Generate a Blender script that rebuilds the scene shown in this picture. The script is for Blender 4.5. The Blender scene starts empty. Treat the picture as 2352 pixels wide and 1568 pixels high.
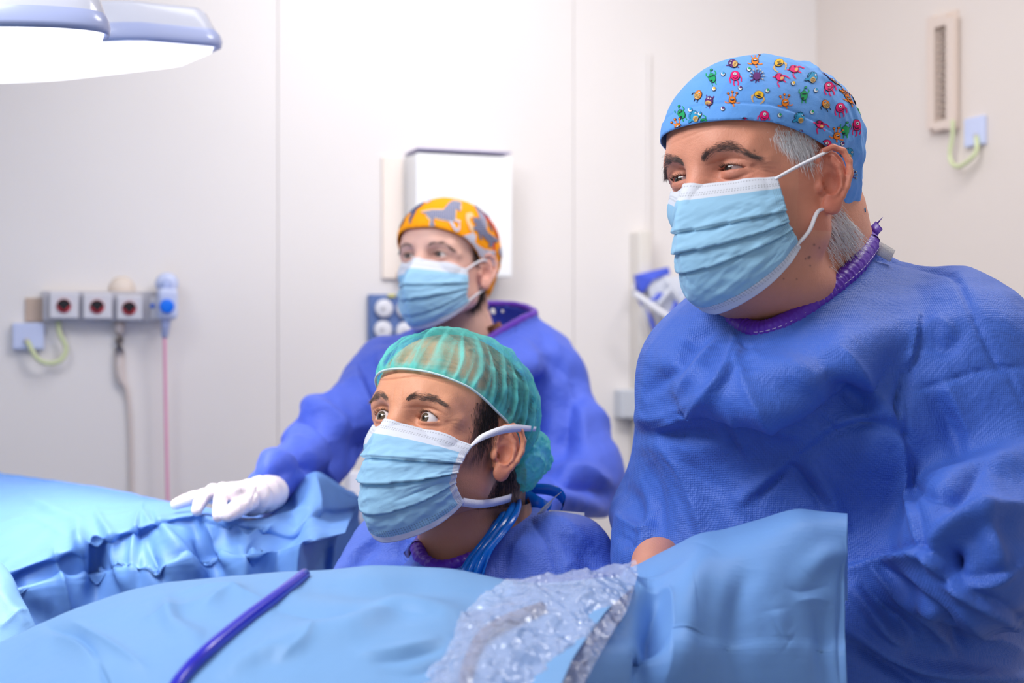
import bpy, math, random
import numpy as np
from mathutils import Vector, Matrix
from mathutils.bvhtree import BVHTree

# ---------------------------------------------------------------- camera, world, lights, exposure
SC = bpy.context.scene
COL = SC.collection
F = 3266.67            # focal length in pixels at 2352 px width (50 mm on 36 mm)
CAMZ = 1.42
CAM = np.array([0.0, 0.0, CAMZ])
cd = bpy.data.cameras.new('camera'); cam = bpy.data.objects.new('camera', cd); COL.objects.link(cam)
cam.location = (0, 0, CAMZ); cam.rotation_euler = (math.pi/2, 0, 0)
cd.lens = 50; cd.sensor_width = 36; cd.clip_start = .05
cd.dof.use_dof = True; cd.dof.focus_distance = 1.58; cd.dof.aperture_fstop = 4.2
SC.camera = cam
w = bpy.data.worlds.new('world'); SC.world = w; w.use_nodes = True
w.node_tree.nodes['Background'].inputs[0].default_value = (.93, .95, 1, 1)
w.node_tree.nodes['Background'].inputs[1].default_value = .55
SC.view_settings.view_transform = 'Standard'; SC.view_settings.look = 'None'
SC.view_settings.exposure = 0.12; SC.view_settings.gamma = 1.0; SC.view_settings.use_curve_mapping = False
SC.cycles.adaptive_threshold = .02; SC.cycles.max_bounces = 7; SC.cycles.transparent_max_bounces = 12; SC.cycles.sample_clamp_indirect = 6

def area(name, loc, target, size, energy, col=(1, 1, 1), size_y=None, spread=None):
    l = bpy.data.lights.new(name, 'AREA'); l.energy = energy; l.color = col; l.size = size
    if size_y: l.shape = 'RECTANGLE'; l.size_y = size_y
    if spread: l.spread = math.radians(spread)
    o = bpy.data.objects.new(name, l); COL.objects.link(o); o.location = loc
    o.rotation_euler = (Vector(target)-Vector(loc)).to_track_quat('-Z', 'Y').to_euler()
    return o
area('ceiling_light_left', (-1.0, .9, 2.75), (.1, 1.7, 1.2), 1.1, 25, (.95, .97, 1), spread=120)
area('ceiling_light_wall', (.08, 2.6, 2.82), (.05, 3.75, 1.85), 1.2, 15, (.98, .98, 1), spread=140)
area('ceiling_light_right', (.9, 2.0, 2.8), (.6, 1.7, 1.2), .5, 12, (1, .96, .93))

# ---------------------------------------------------------------- helpers: coordinates
def P(px, py, d): return np.array([(px-1176)/F*d, d, CAMZ-(py-784)/F*d], float)
def PX(q):
    q = np.asarray(q, float)
    return np.stack([1176+F*q[..., 0]/q[..., 1], 784-F*(q[..., 2]-CAMZ)/q[..., 1]], -1)
def rad(rpx, d): return rpx/F*d
def gam(r, g, b, a=1.0):
    f = lambda c: (c/255/12.92 if c/255 <= .04045 else ((c/255+.055)/1.055)**2.4)
    return (f(r), f(g), f(b), a)

# ---------------------------------------------------------------- helpers: objects and tags
def link(name, me, mats, parent=None, loc=None):
    o = bpy.data.objects.new(name, me); COL.objects.link(o)
    for m in (mats if isinstance(mats, (list, tuple)) else [mats]): me.materials.append(m)
    if parent is not None: o.parent = parent
    if loc is not None: o.location = loc
    return o
ORG = {}
def empty(name, loc, label=None, cat=None, group=None, kind=None):
    o = bpy.data.objects.new(name, None); COL.objects.link(o); o.location = loc
    o.empty_display_size = .05
    tag(o, label, cat, group, kind); ORG[o.name] = np.array(loc, float)
    return o
def tag(o, label=None, cat=None, group=None, kind=None):
    if label: o['label'] = label
    if cat: o['category'] = cat
    if group: o['group'] = group
    if kind: o['kind'] = kind
    return o
def wloc(parent):
    o = np.zeros(3)
    while parent is not None:
        o = o + np.array(parent.location); parent = parent.parent
    return o
def mesh(name, v, f, mats, parent=None, smooth=True, mi=None, uv=None, col=None, origin=None):
    """v world coordinates; the object's origin is put at `origin` or at the middle of its base"""
    v = np.asarray(v, float)
    base = wloc(parent)
    if origin is None:
        origin = base if parent is not None else np.array([(v[:, 0].min()+v[:, 0].max())/2, (v[:, 1].min()+v[:, 1].max())/2, v[:, 2].min()])
    origin = np.asarray(origin, float)
    me = bpy.data.meshes.new(name)
    if isinstance(f, np.ndarray) and f.ndim == 2:
        n = f.shape[1]
        me.vertices.add(len(v)); me.vertices.foreach_set('co', (v-origin).astype(np.float32).ravel())
        me.loops.add(f.size); me.loops.foreach_set('vertex_index', f.astype(np.int32).ravel())
        me.polygons.add(len(f)); me.polygons.foreach_set('loop_start', (np.arange(len(f))*n).astype(np.int32))
        me.update(calc_edges=True)
    else:
        me.from_pydata([tuple(q) for q in (v-origin)], [], [tuple(int(i) for i in q) for q in f]); me.update()
    if smooth: me.polygons.foreach_set('use_smooth', np.ones(len(me.polygons), bool))
    if mi is not None: me.polygons.foreach_set('material_index', np.asarray(mi, np.int32))
    if uv is not None:
        l = me.uv_layers.new(name='UVMap'); li = np.zeros(len(me.loops), np.int32); me.loops.foreach_get('vertex_index', li)
        l.data.foreach_set('uv', np.asarray(uv, np.float32)[li].ravel())
    if col is not None:
        a = me.color_attributes.new('Col', 'FLOAT_COLOR', 'POINT')
        c = np.ones((len(v), 4), np.float32); c[:, :3] = col; a.data.foreach_set('color', c.ravel())
    o = link(name, me, mats, parent)
    o.location = origin-base
    return o

# ---------------------------------------------------------------- materials
def nodes(m): return m.node_tree.nodes, m.node_tree.links
def mat(name, col, rough=.5, spec=.5, metal=0, emit=0, emitcol=None, sheen=0, sss=0, trans=0, alpha=1, coat=0, attr=None, bumps=(), var=0, varscale=8, transl=0):
    m = bpy.data.materials.new(name); m.use_nodes = True; N, Lk = nodes(m)
    b = N['Principled BSDF']; I = b.inputs
    if len(col) == 3: col = gam(*col)
    I['Base Color'].default_value = col; I['Roughness'].default_value = rough; I['Metallic'].default_value = metal
    I['Specular IOR Level'].default_value = spec; I['Sheen Weight'].default_value = sheen
    if sss: I['Subsurface Weight'].default_value = sss; I['Subsurface Scale'].default_value = .01; I['Subsurface Radius'].default_value = (1, .35, .2)
    I['Transmission Weight'].default_value = trans; I['Alpha'].default_value = alpha; I['Coat Weight'].default_value = coat
    if emit: I['Emission Strength'].default_value = emit; I['Emission Color'].default_value = emitcol or col
    src = None
    if attr:
        a = N.new('ShaderNodeAttribute'); a.attribute_name = attr; src = a.outputs['Color']; Lk.new(src, I['Base Color'])
    tc = N.new('ShaderNodeTexCoord')
    if var:
        n = N.new('ShaderNodeTexNoise'); n.inputs['Scale'].default_value = varscale; n.inputs['Detail'].default_value = 4
        Lk.new(tc.outputs['Object'], n.inputs['Vector'])
        h = N.new('ShaderNodeHueSaturation'); mr = N.new('ShaderNodeMapRange')
        mr.inputs['To Min'].default_value = 1-var; mr.inputs['To Max'].default_value = 1+var
        mr.inputs['From Min'].default_value = .3; mr.inputs['From Max'].default_value = .7
        Lk.new(n.outputs['Fac'], mr.inputs['Value']); Lk.new(mr.outputs[0], h.inputs['Value'])
        if src: Lk.new(src, h.inputs['Color'])
        else: h.inputs['Color'].default_value = col
        Lk.new(h.outputs[0], I['Base Color'])
    prev = None
    for kind, sc, dist in bumps:
        bp = N.new('ShaderNodeBump'); bp.inputs['Distance'].default_value = dist; bp.inputs['Strength'].default_value = 1
        if kind == 'noise':
            n = N.new('ShaderNodeTexNoise'); n.inputs['Scale'].default_value = sc; n.inputs['Detail'].default_value = 5; out = n.outputs['Fac']
        elif kind == 'vor':
            n = N.new('ShaderNodeTexVoronoi'); n.inputs['Scale'].default_value = sc; n.inputs['Randomness'].default_value = .15; out = n.outputs['Distance']
        elif kind == 'ridge':
            n = N.new('ShaderNodeTexNoise'); n.inputs['Scale'].default_value = sc; n.inputs['Detail'].default_value = 3
            n.noise_type = 'RIDGED_MULTIFRACTAL'; out = n.outputs['Fac']
        elif kind == 'facet':
            n = N.new('ShaderNodeTexVoronoi'); n.inputs['Scale'].default_value = sc; n.feature = 'SMOOTH_F1'; n.inputs['Smoothness'].default_value = .1; out = n.outputs['Distance']
        Lk.new(tc.outputs['Object'], n.inputs['Vector']); Lk.new(out, bp.inputs['Height'])
        if prev: Lk.new(prev, bp.inputs['Normal'])
        prev = bp.outputs[0]
    if prev: Lk.new(prev, I['Normal'])
    if transl:
        t = N.new('ShaderNodeBsdfTranslucent'); t.inputs[0].default_value = col
        mx = N.new('ShaderNodeMixShader'); mx.inputs[0].default_value = transl
        if prev: Lk.new(prev, t.inputs['Normal'])
        Lk.new(b.outputs[0], mx.inputs[1]); Lk.new(t.outputs[0], mx.inputs[2]); Lk.new(mx.outputs[0], N['Material Output'].inputs[0])
    return m

# ---------------------------------------------------------------- noise
_rng = np.random.RandomState(7)
_perm = _rng.permutation(512); _perm = np.concatenate([_perm, _perm, _perm])
_g = _rng.normal(size=(512, 3)); _g /= np.linalg.norm(_g, axis=1)[:, None]
def pnoise(p):
    p = np.asarray(p, float); i = np.floor(p).astype(int); f = p-i; u = f*f*f*(f*(f*6-15)+10); i &= 511
    def g(a, b, c):
        h = _perm[_perm[_perm[(i[:, 0]+a) & 511]+((i[:, 1]+b) & 511)]+((i[:, 2]+c) & 511)] & 511
        return ((f-np.array([a, b, c]))*_g[h]).sum(1)
    r = 0
    for a in (0, 1):
        for b in (0, 1):
            for c in (0, 1):
                r = r+g(a, b, c)*(u[:, 0] if a else 1-u[:, 0])*(u[:, 1] if b else 1-u[:, 1])*(u[:, 2] if c else 1-u[:, 2])
    return r
def ridged(p, o=3):
    r = 0; a = 1; t = 0
    for k in range(o):
        r = r+a*(1-np.abs(pnoise(p*2**k+17.3*k))*2.2); t += a; a *= .45
    return r/t
def sst(a, b, x):
    t = np.clip((x-a)/(b-a), 0, 1); return t*t*(3-2*t)

# ---------------------------------------------------------------- signed distances
def smin(a, b, k):
    h = np.clip(.5+.5*(b-a)/k, 0, 1); return b*(1-h)+a*h-k*h*(1-h)
def smax(a, b, k): return -smin(-a, -b, k)
def ell(p, c, r, R=None):
    q = p-np.asarray(c)
    if R is not None: q = q@R
    r = np.asarray(r, float); k0 = np.sqrt(((q/r)**2).sum(1)); k1 = np.sqrt(((q/(r*r))**2).sum(1))+1e-9
    return k0*(k0-1)/k1
def cone(p, a, b, ra, rb):
    a = np.asarray(a, float); b = np.asarray(b, float); ab = b-a; l2 = (ab**2).sum()+1e-12
    t = np.clip(((p-a)@ab)/l2, 0, 1)
    return np.sqrt(((p-a-t[:, None]*ab)**2).sum(1))-(ra+(rb-ra)*t)
def chain(p, pts, rs, k=.004):
    d = None
    for i in range(len(pts)-1):
        e = cone(p, pts[i], pts[i+1], rs[i], rs[i+1]); d = e if d is None else smin(d, e, k)
    return d

def mesh_sdf(fn, lo, hi, h, B=8, slack=1.5):
    """sparse surface nets"""
    lo = np.asarray(lo, float); hi = np.asarray(hi, float); n = np.ceil((hi-lo)/(h*B)).astype(int)
    g = np.stack(np.meshgrid(*[np.arange(k) for k in n], indexing='ij'), -1).reshape(-1, 3)
    d = fn(lo+(g+.5)*h*B); g = g[np.abs(d) < B*h*.87*slack+h]
    K = B+1; off = np.stack(np.meshgrid(*[np.arange(K)]*3, indexing='ij'), -1).reshape(-1, 3)
    D = np.empty((len(g), K, K, K), np.float32)
    for s in range(0, len(g), 400):
        q = (g[s:s+400, None, :]*B+off[None]).reshape(-1, 3)
        D[s:s+400] = fn(lo+q*h).reshape(-1, K, K, K)
    S = D < 0
    c8 = [(i, j, k) for i in (0, 1) for j in (0, 1) for k in (0, 1)]
    sub = lambda A, o: A[:, o[0]:o[0]+B, o[1]:o[1]+B, o[2]:o[2]+B]
    cnt = sum(sub(S, o).astype(np.int8) for o in c8)
    act = np.argwhere((cnt > 0) & (cnt < 8))
    bi = act[:, 0]; loc = act[:, 1:]
    val = {o: D[bi, loc[:, 0]+o[0], loc[:, 1]+o[1], loc[:, 2]+o[2]] for o in c8}
    acc = np.zeros((len(act), 3)); m = np.zeros(len(act))
    for a in c8:
        for ax in range(3):
            if a[ax] == 0:
                b = tuple(1 if i == ax else a[i] for i in range(3))
                va, vb = val[a], val[b]; s = (va < 0) != (vb < 0); t = np.where(s, va/np.where(va == vb, 1, va-vb), 0)
                pt = np.array(a, float)[None].repeat(len(act), 0); pt[:, ax] += t
                acc += pt*s[:, None]; m += s
    G = g[bi]*B+loc; V = lo+(G+acc/m[:, None])*h
    N_ = n*B+2; key = (G[:, 0]*N_[1]+G[:, 1])*N_[2]+G[:, 2]
    order = np.argsort(key); ks = key[order]
    ks, first = np.unique(ks, return_index=True); vid = order[first]; V = V[vid]; G = G[vid]; 
    v0 = val[(0, 0, 0)][vid]; quads = []
    def find(gg):
        k = (gg[:, 0]*N_[1]+gg[:, 1])*N_[2]+gg[:, 2]; i = np.clip(np.searchsorted(ks, k), 0, len(ks)-1)
        return np.where(ks[i] == k, i, -1)
    for ax in range(3):
        o = [0, 0, 0]; o[ax] = 1; v1 = val[tuple(o)][vid]; s = (v0 < 0) != (v1 < 0)
        idx = np.nonzero(s)[0]; e1 = np.zeros(3, int); e2 = np.zeros(3, int); e1[(ax+1) % 3] = 1; e2[(ax+2) % 3] = 1
        a = idx; b = find(G[idx]-e1); c = find(G[idx]-e1-e2); d_ = find(G[idx]-e2)
        ok = (b >= 0) & (c >= 0) & (d_ >= 0); q = np.stack([a, b, c, d_], 1)
        flip = v0[idx] >= 0; q[flip] = q[flip][:, ::-1]; quads.append(q[ok])
    return V, np.concatenate(quads)
def vnormals(V, Q):
    n = np.cross(V[Q[:, 2]]-V[Q[:, 0]], V[Q[:, 3]]-V[Q[:, 1]]); o = np.zeros_like(V)
    for k in range(4):
        for c in range(3): o[:, c] += np.bincount(Q[:, k], n[:, c], len(V))
    return o/(np.linalg.norm(o, axis=1)[:, None]+1e-12)
def smooth(V, Q, it=2, lam=.5):
    e = np.concatenate([Q[:, [0, 1]], Q[:, [1, 2]], Q[:, [2, 3]], Q[:, [3, 0]]]); a = np.concatenate([e[:, 0], e[:, 1]]); b = np.concatenate([e[:, 1], e[:, 0]])
    cnt = np.bincount(a, minlength=len(V))+1e-9
    for _ in range(it):
        m = np.stack([np.bincount(a, V[b, c], len(V)) for c in range(3)], 1)/cnt[:, None]; V = V+lam*(m-V)
    return V
def biggest(V, Q):
    e = np.concatenate([Q[:, [0, 1]], Q[:, [1, 2]], Q[:, [2, 3]]]); lab = np.arange(len(V))
    for _ in range(200):
        m = np.minimum(lab[e[:, 0]], lab[e[:, 1]]); new = lab.copy(); np.minimum.at(new, e[:, 0], m); np.minimum.at(new, e[:, 1], m); np.minimum.at(new, lab[e[:, 0]], m); np.minimum.at(new, lab[e[:, 1]], m); new = new[new]
        if (new == lab).all(): break
        lab = new
    u, c = np.unique(lab, return_counts=True); k = lab == u[c.argmax()]; V, Q, _ = keep_faces(V, Q, k); return V, Q
def rim_verts(Q, n):
    e = np.concatenate([Q[:, [0, 1]], Q[:, [1, 2]], Q[:, [2, 3]], Q[:, [3, 0]]]); e.sort(1); k = e[:, 0].astype(np.int64)*n+e[:, 1]
    u, c = np.unique(k, return_counts=True); b = u[c == 1]; return np.unique(np.r_[b//n, b % n]).astype(int)
def keep_faces(V, Q, mask_v):
    fk = mask_v[Q].all(1); Q = Q[fk]; used = np.unique(Q); mp = -np.ones(len(V), int); mp[used] = np.arange(len(used))
    return V[used], mp[Q], used

def seg_dist(q, pl):
    """distance, signed side and 0..1 place along a 2D polyline"""
    best = np.full(len(q), 1e9); side = np.zeros(len(q)); tt = np.zeros(len(q)); pl = np.asarray(pl, float)
    L = np.linalg.norm(np.diff(pl, axis=0), axis=1); cum = np.r_[0, np.cumsum(L)]; tot = cum[-1]
    for i in range(len(pl)-1):
        a, b = pl[i], pl[i+1]; ab = b-a; t = np.clip(((q-a)@ab)/(ab@ab), 0, 1); r = q-a-t[:, None]*ab; d = np.hypot(r[:, 0], r[:, 1])
        m = d < best; best[m] = d[m]; side[m] = np.sign(ab[0]*r[m, 1]-ab[1]*r[m, 0]); tt[m] = (cum[i]+t[m]*L[i])/tot
    return best, side, tt
def curve2(pl, n=8):
    pl = np.asarray(pl, float)
    if len(pl) < 3: return pl
    out = []
    e = np.vstack([2*pl[0]-pl[1], pl, 2*pl[-1]-pl[-2]])
    for i in range(1, len(e)-2):
        for t in np.linspace(0, 1, n, endpoint=False):
            out.append(.5*((2*e[i])+(-e[i-1]+e[i+1])*t+(2*e[i-1]-5*e[i]+4*e[i+1]-e[i+2])*t*t+(-e[i-1]+3*e[i]-3*e[i+1]+e[i+2])*t**3))
    out.append(pl[-1]); return np.array(out)
def fold(V, Q, folds, front=True):
    """press creases and raise ridges into cloth along drawn lines (kind, width px, height m, points)"""
    Nn = vnormals(V, Q); q = PX(V); disp = np.zeros(len(V))
    vw = CAM-V; vw /= np.linalg.norm(vw, axis=1)[:, None]
    fr = sst(-.1, .15, (Nn*vw).sum(1)) if front else np.ones(len(V))
    for f in folds:
        kind, wd, hgt, pl = f[:4]; pl = curve2(pl, 5)
        bb = (q[:, 0] > pl[:, 0].min()-3*wd) & (q[:, 0] < pl[:, 0].max()+3*wd) & (q[:, 1] > pl[:, 1].min()-3*wd) & (q[:, 1] < pl[:, 1].max()+3*wd)
        ix = np.nonzero(bb & (fr > 0))[0]
        if len(ix) == 0: continue
        d, s, t = seg_dist(q[ix], pl); env = np.sqrt(np.clip(np.sin(np.pi*np.clip(.04+.92*t, 0, 1)), 0, 1))
        if kind == 'r': h = np.exp(-(d/wd)**2)
        elif kind == 's': h = -np.exp(-(d/wd)**1.2)                      # sharp crease
        elif kind == 'p':  h = np.exp(-(d/wd)**1.0)                      # sharp ridge
        elif kind == 'o':                                                # overlap: one side raised, falls off away
            x = d*s/wd; S = sst(-.7, .7, x); h = S*np.exp(-np.maximum(x, 0)*.8)-(1-S)*.6*np.exp(np.minimum(x, 0)*1.8)
        elif kind == 'u':
            x = -d*s/wd; S = sst(-.7, .7, x); h = S*np.exp(-np.maximum(x, 0)*.8)-(1-S)*.6*np.exp(np.minimum(x, 0)*1.8)
        disp[ix] += h*env*hgt
    return V+Nn*(disp*fr)[:, None]

# ---------------------------------------------------------------- small solid builders
def box(c, ax, half, bev=.0):
    """box with chamfered edges in the frame ax (3 unit rows)"""
    c = np.asarray(c, float); ax = np.asarray(ax, float); h = np.asarray(half, float)
    if bev <= 0:
        v = [c+ax.T@(h*np.array([i, j, k])) for i in (-1, 1) for j in (-1, 1) for k in (-1, 1)]
        f = [(0, 1, 3, 2), (4, 6, 7, 5), (0, 4, 5, 1), (2, 3, 7, 6), (0, 2, 6, 4), (1, 5, 7, 3)]
        return v, f
    import bmesh
    bm = bmesh.new(); bmesh.ops.create_cube(bm, size=2)
    for q in bm.verts: q.co = Vector((q.co.x*h[0], q.co.y*h[1], q.co.z*h[2]))
    bmesh.ops.bevel(bm, geom=bm.edges[:], offset=bev, segments=3, affect='EDGES', profile=.5)
    v = [c+ax.T@np.array(q.co) for q in bm.verts]; bm.verts.index_update(); f = [tuple(x.index for x in q.verts) for q in bm.faces]; bm.free()
    return v, f
def join(*parts):
    V = []; Fc = []; MI = []
    for k, pt in enumerate(parts):
        v, f = pt[:2]; o = len(V); V += [np.asarray(x, float) for x in v]; Fc += [tuple(int(i)+o for i in q) for q in f]; MI += [pt[2] if len(pt) > 2 else 0]*len(f)
    return V, Fc, MI
def tube(pts, r, n=10, cap=True, flat=1.0, up=(0, 0, 1), smoothn=6):
    pts = curve2(np.asarray(pts, float), smoothn); m = len(pts); r = np.interp(np.linspace(0, 1, m), np.linspace(0, 1, len(np.atleast_1d(r))), np.atleast_1d(r)) if np.ndim(r) else np.full(m, r)
    T = np.gradient(pts, axis=0); T /= np.linalg.norm(T, axis=1)[:, None]+1e-12
    a = np.cross(T, np.asarray(up, float)); a /= np.linalg.norm(a, axis=1)[:, None]+1e-9; b = np.cross(a, T)
    th = np.arange(n)/n*2*np.pi
    V = (pts[:, None]+r[:, None, None]*(np.cos(th)[None, :, None]*a[:, None]*flat+np.sin(th)[None, :, None]*b[:, None])).reshape(-1, 3)
    f = [(i*n+j, i*n+(j+1) % n, (i+1)*n+(j+1) % n, (i+1)*n+j) for i in range(m-1) for j in range(n)]
    if cap: f += [tuple(range(n))[::-1], tuple((m-1)*n+j for j in range(n))]
    return list(V), f
def ribbon(pts, wvec, t=.0008):
    """flat strap: centre points, half width vectors"""
    pts = np.asarray(pts, float); wv = np.asarray(wvec, float)
    if wv.ndim == 1: wv = np.repeat(wv[None], len(pts), 0)
    pts = curve2(pts, 6); k = len(pts); wv = curve2(wv, 6) if len(wv) > 2 else np.stack([np.interp(np.linspace(0, 1, k), np.linspace(0, 1, len(wv)), wv[:, c]) for c in range(3)], 1)
    T = np.gradient(pts, axis=0); n = np.cross(T, wv); n /= np.linalg.norm(n, axis=1)[:, None]+1e-12
    V = np.concatenate([pts-wv+n*t, pts+wv+n*t, pts+wv-n*t, pts-wv-n*t]); f = []
    for i in range(k-1):
        for a in range(4):
            b = (a+1) % 4; f.append((a*k+i, b*k+i, b*k+i+1, a*k+i+1))
    f += [(0, k, 2*k, 3*k), (k-1, 4*k-1, 3*k-1, 2*k-1)]
    return list(V), f
def disc(c, n, r, h, seg=24, r2=None, dome=0):
    """short cylinder or cone along n"""
    c = np.asarray(c, float); n = np.asarray(n, float)/np.linalg.norm(n); a = np.cross(n, (0, 0, 1.)); a = a/np.linalg.norm(a) if np.linalg.norm(a) > .01 else np.array([1., 0, 0]); b = np.cross(n, a)
    r2 = r if r2 is None else r2; V = []; f = []
    rings = [(0, r), (h, r2), (h+dome*.6, r2*.75), (h+dome, r2*.35)] if dome else [(0, r), (h, r2)]
    for z, q in rings:
        for k in range(seg): t = 2*math.pi*k/seg; V.append(c+n*z+q*(math.cos(t)*a+math.sin(t)*b))
    for m in range(len(rings)-1):
        for k in range(seg): f.append((m*seg+k, m*seg+(k+1) % seg, (m+1)*seg+(k+1) % seg, (m+1)*seg+k))
    f += [tuple(range(seg))[::-1], tuple((len(rings)-1)*seg+k for k in range(seg))]
    return V, f
def loft(rows, nu, nv):
    """smooth sheet through rows of (px,py,depth) points"""
    R = []
    for r in rows:
        c = curve2(np.array([P(*q) for q in r]), 12); L = np.r_[0, np.cumsum(np.linalg.norm(np.diff(c, axis=0), axis=1))]
        # resample by control-point parameter so that matching points stay matched
        t = np.linspace(0, len(c)-1, nu); i = np.clip(t.astype(int), 0, len(c)-2); R.append(c[i]+(t-i)[:, None]*(c[i+1]-c[i]))
    R = np.array(R); cols = []
    m = 8; full = np.stack([curve2(R[:, j], m) for j in range(nu)], 1); t = np.linspace(0, len(full)-1, nv); i = np.clip(t.astype(int), 0, len(full)-2)
    G = full[i]+(t-i)[:, None, None]*(full[i+1]-full[i]); V = G.reshape(-1, 3)
    a = np.arange(nv*nu).reshape(nv, nu); Q = np.stack([a[:-1, :-1], a[1:, :-1], a[1:, 1:], a[:-1, 1:]], -1).reshape(-1, 4)
    uu, vv = np.meshgrid(np.linspace(0, 1, nu), np.linspace(0, 1, nv)); return V, Q, np.stack([uu.ravel(), vv.ravel()], 1)
# ---------------------------------------------------------------- head anatomy, local frame (forward, left, up), eyes at up = 0
def rotm(yaw, pitch, roll):
    y, p, r = (math.radians(a) for a in (yaw, pitch, roll))
    f = np.array([-math.sin(y), -math.cos(y), 0]); l = np.array([math.cos(y), -math.sin(y), 0]); u = np.array([0, 0, 1.])
    f2 = f*math.cos(p)+u*math.sin(p); u2 = u*math.cos(p)-f*math.sin(p)
    return np.stack([f2, l*math.cos(r)+u2*math.sin(r), u2*math.cos(r)-l*math.sin(r)], 1)
EYE = np.array([.0705, .0325, 0.0]); ER = .0123
class Head:
    def __init__(s, o, yaw, pitch, roll, sc, fat=0, fem=0, lid=1.0, wide=0.0, look=(0, 0), earout=28):
        s.o = np.asarray(o, float); s.R = rotm(yaw, pitch, roll); s.s = sc; s.fat = fat; s.fem = fem; s.lid = lid; s.look = look; s.eo = math.radians(earout)
    def loc(s, p): return ((np.asarray(p, float)-s.o)@s.R)/s.s
    def wld(s, p): return s.o+(np.asarray(p, float)*s.s)@s.R.T
    def wdir(s, v): return np.asarray(v, float)@s.R.T
    def sym(s, p): q = p.copy(); q[:, 1] = np.abs(q[:, 1]); return q
    def cranium(s, p):
        q = s.sym(p)
        d = ell(q, (-.012, 0, .042), (.099, .0765, .083))
        return smin(d, ell(q, (.036, 0, .036), (.060, .062, .060)), .03)
    def face(s, p):
        q = s.sym(p); fa = s.fat; fe = s.fem
        d = s.cranium(p)
        d = smin(d, ell(q, (.036, 0, -.032), (.054, .053+.007*fa, .074)), .03)
        d = smin(d, ell(q, (-.004, .030, -.02), (.058, .0385+.005*fa, .058)), .025)
        d = smin(d, ell(q, (.055, .038, -.030), (.0215, .022+.003*fa, .020)), .016)
        d = smin(d, cone(q, (-.004, .050+.006*fa, -.062), (.064, .014, -.101), .017+.007*fa, .0175+.003*fa), .028)
        d = smin(d, ell(q, (.074, 0, -.101), (.020, .024, .018)), .016)
        if fa: d = smin(d, ell(q, (.032, 0, -.103), (.05, .05, .028*fa+.01)), .03)
        br = .0085 if not fe else .0065
        d = smin(d, chain(q, [(.0845, 0, .017), (.0835, .024, .0225), (.070, .047, .018), (.058, .057, .006)], [br, br, br*.9, br*.7], .01), .014)
        d = smax(d, -ell(q, (.098, .0325, -.001), (.024, .0185, .0125)), .013)
        d = smin(d, cone(q, (.083, 0, .010), (.107, 0, -.036), .0065, .0105), .014)
        d = smin(d, ell(q, (.100, .011, -.041), (.011, .008, .008)), .006)
        d = smin(d, ell(q, (.092, 0, -.066), (.012, .022, .0045)), .004)
        d = smin(d, ell(q, (.091, 0, -.075), (.012, .019, .005)), .004)
        return d
    def eyes(s, p, d):
        q = s.sym(p); e = EYE
        r = np.sqrt(((q-e)**2).sum(1))
        d = smin(d, r-(ER+.0018), .0045)
        # lid crease above, fold below
        x = q[:, 1]-e[1]; z = q[:, 2]-e[2]
        up = .0045*s.lid+.0012; front = q[:, 0] > e[0]
        ztop = np.where(x < 0, 1, 1)*up*(1-(x/.0145)**2)+.0004-x*.03
        zbot = -(.0040*(.55+.45*s.lid))*(1-((x-.001)/.0142)**2)-x*.03
        slit = np.maximum(z-ztop, zbot-z); slit = np.where(front, slit, .01)
        slit = np.maximum(slit, -(q[:, 0]-e[0]-.003))
        return smax(d, -slit, .0012)
    def earsdf(s, p):
        q = s.sym(p); o = np.array([-.013, .0785, -.012]); c, sn = math.cos(s.eo), math.sin(s.eo)
        av = np.array([c, -sn, 0.]); bv = np.array([-.16, .06, 1.]); bv -= av*(bv@av); bv /= np.linalg.norm(bv); nv = np.cross(bv, av); nv *= np.sign(nv[1])
        r = q-o; a = r@av; b = r@bv; n = r@nv; e = np.stack([a, b, n], 1)
        m = (np.abs(a) < .035) & (np.abs(b) < .045) & (np.abs(n) < .03); d = np.full(len(p), 1.0); e = e[m]
        if len(e) == 0: return d
        g = ell(e, (-.0035, .004, .0025), (.0165, .0265, .0032))
        g = smin(g, ell(e, (.001, -.002, -.006), (.012, .02, .009)), .006)     # root
        hx = [(.008, -.001, .0035), (.0125, .008, .0045), (.0125, .019, .006), (.007, .028, .008), (-.003, .032, .0095), (-.013, .028, .0105), (-.0185, .018, .0105), (-.0195, .006, .009), (-.0165, -.006, .007), (-.0115, -.016, .0055), (-.006, -.023, .0045)]
        g = smin(g, chain(e, hx, [.0022, .0026, .003, .0031, .0032, .0033, .0034, .0033, .0031, .003, .003], .002), .0025)
        ah = [(-.003, .022, .006), (-.0085, .014, .007), (-.0105, .004, .0072), (-.009, -.006, .0068), (-.004, -.0125, .0062), (.002, -.0145, .0058)]
        g = smin(g, chain(e, ah, [.0028, .0031, .0033, .0032, .003, .0031], .002), .003)
        g = smin(g, cone(e, (-.0085, .014, .006), (.004, .019, .0045), .0028, .0022), .003)
        g = smin(g, ell(e, (-.0005, -.025, .004), (.0095, .0095, .0048)), .005)   # lobe
        g = smin(g, ell(e, (.0115, -.0065, .0045), (.0042, .0065, .0042)), .003)   # tragus
        g = smax(g, -ell(e, (.0005, -.003, .0085), (.0088, .0115, .0085)), .003)   # concha
        g = smax(g, -ell(e, (.006, -.005, .0), (.0035, .0035, .006)), .002)
        g = smax(g, -chain(e, [(.007, .023, .0085), (-.002, .0275, .0105), (-.0105, .024, .0125), (-.0148, .015, .0125), (-.0153, .004, .0115), (-.013, -.006, .010)], [.0016, .0022, .0026, .0026, .0024, .0014], .001), .002)
        d[m] = g; return np.where(m, d, 1.0)
    def full(s, p):
        q = s.loc(p); d = s.face(q); d = s.eyes(q, d)
        d = smin(d, s.earsdf(q), .0045)
        return d*s.s

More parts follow.
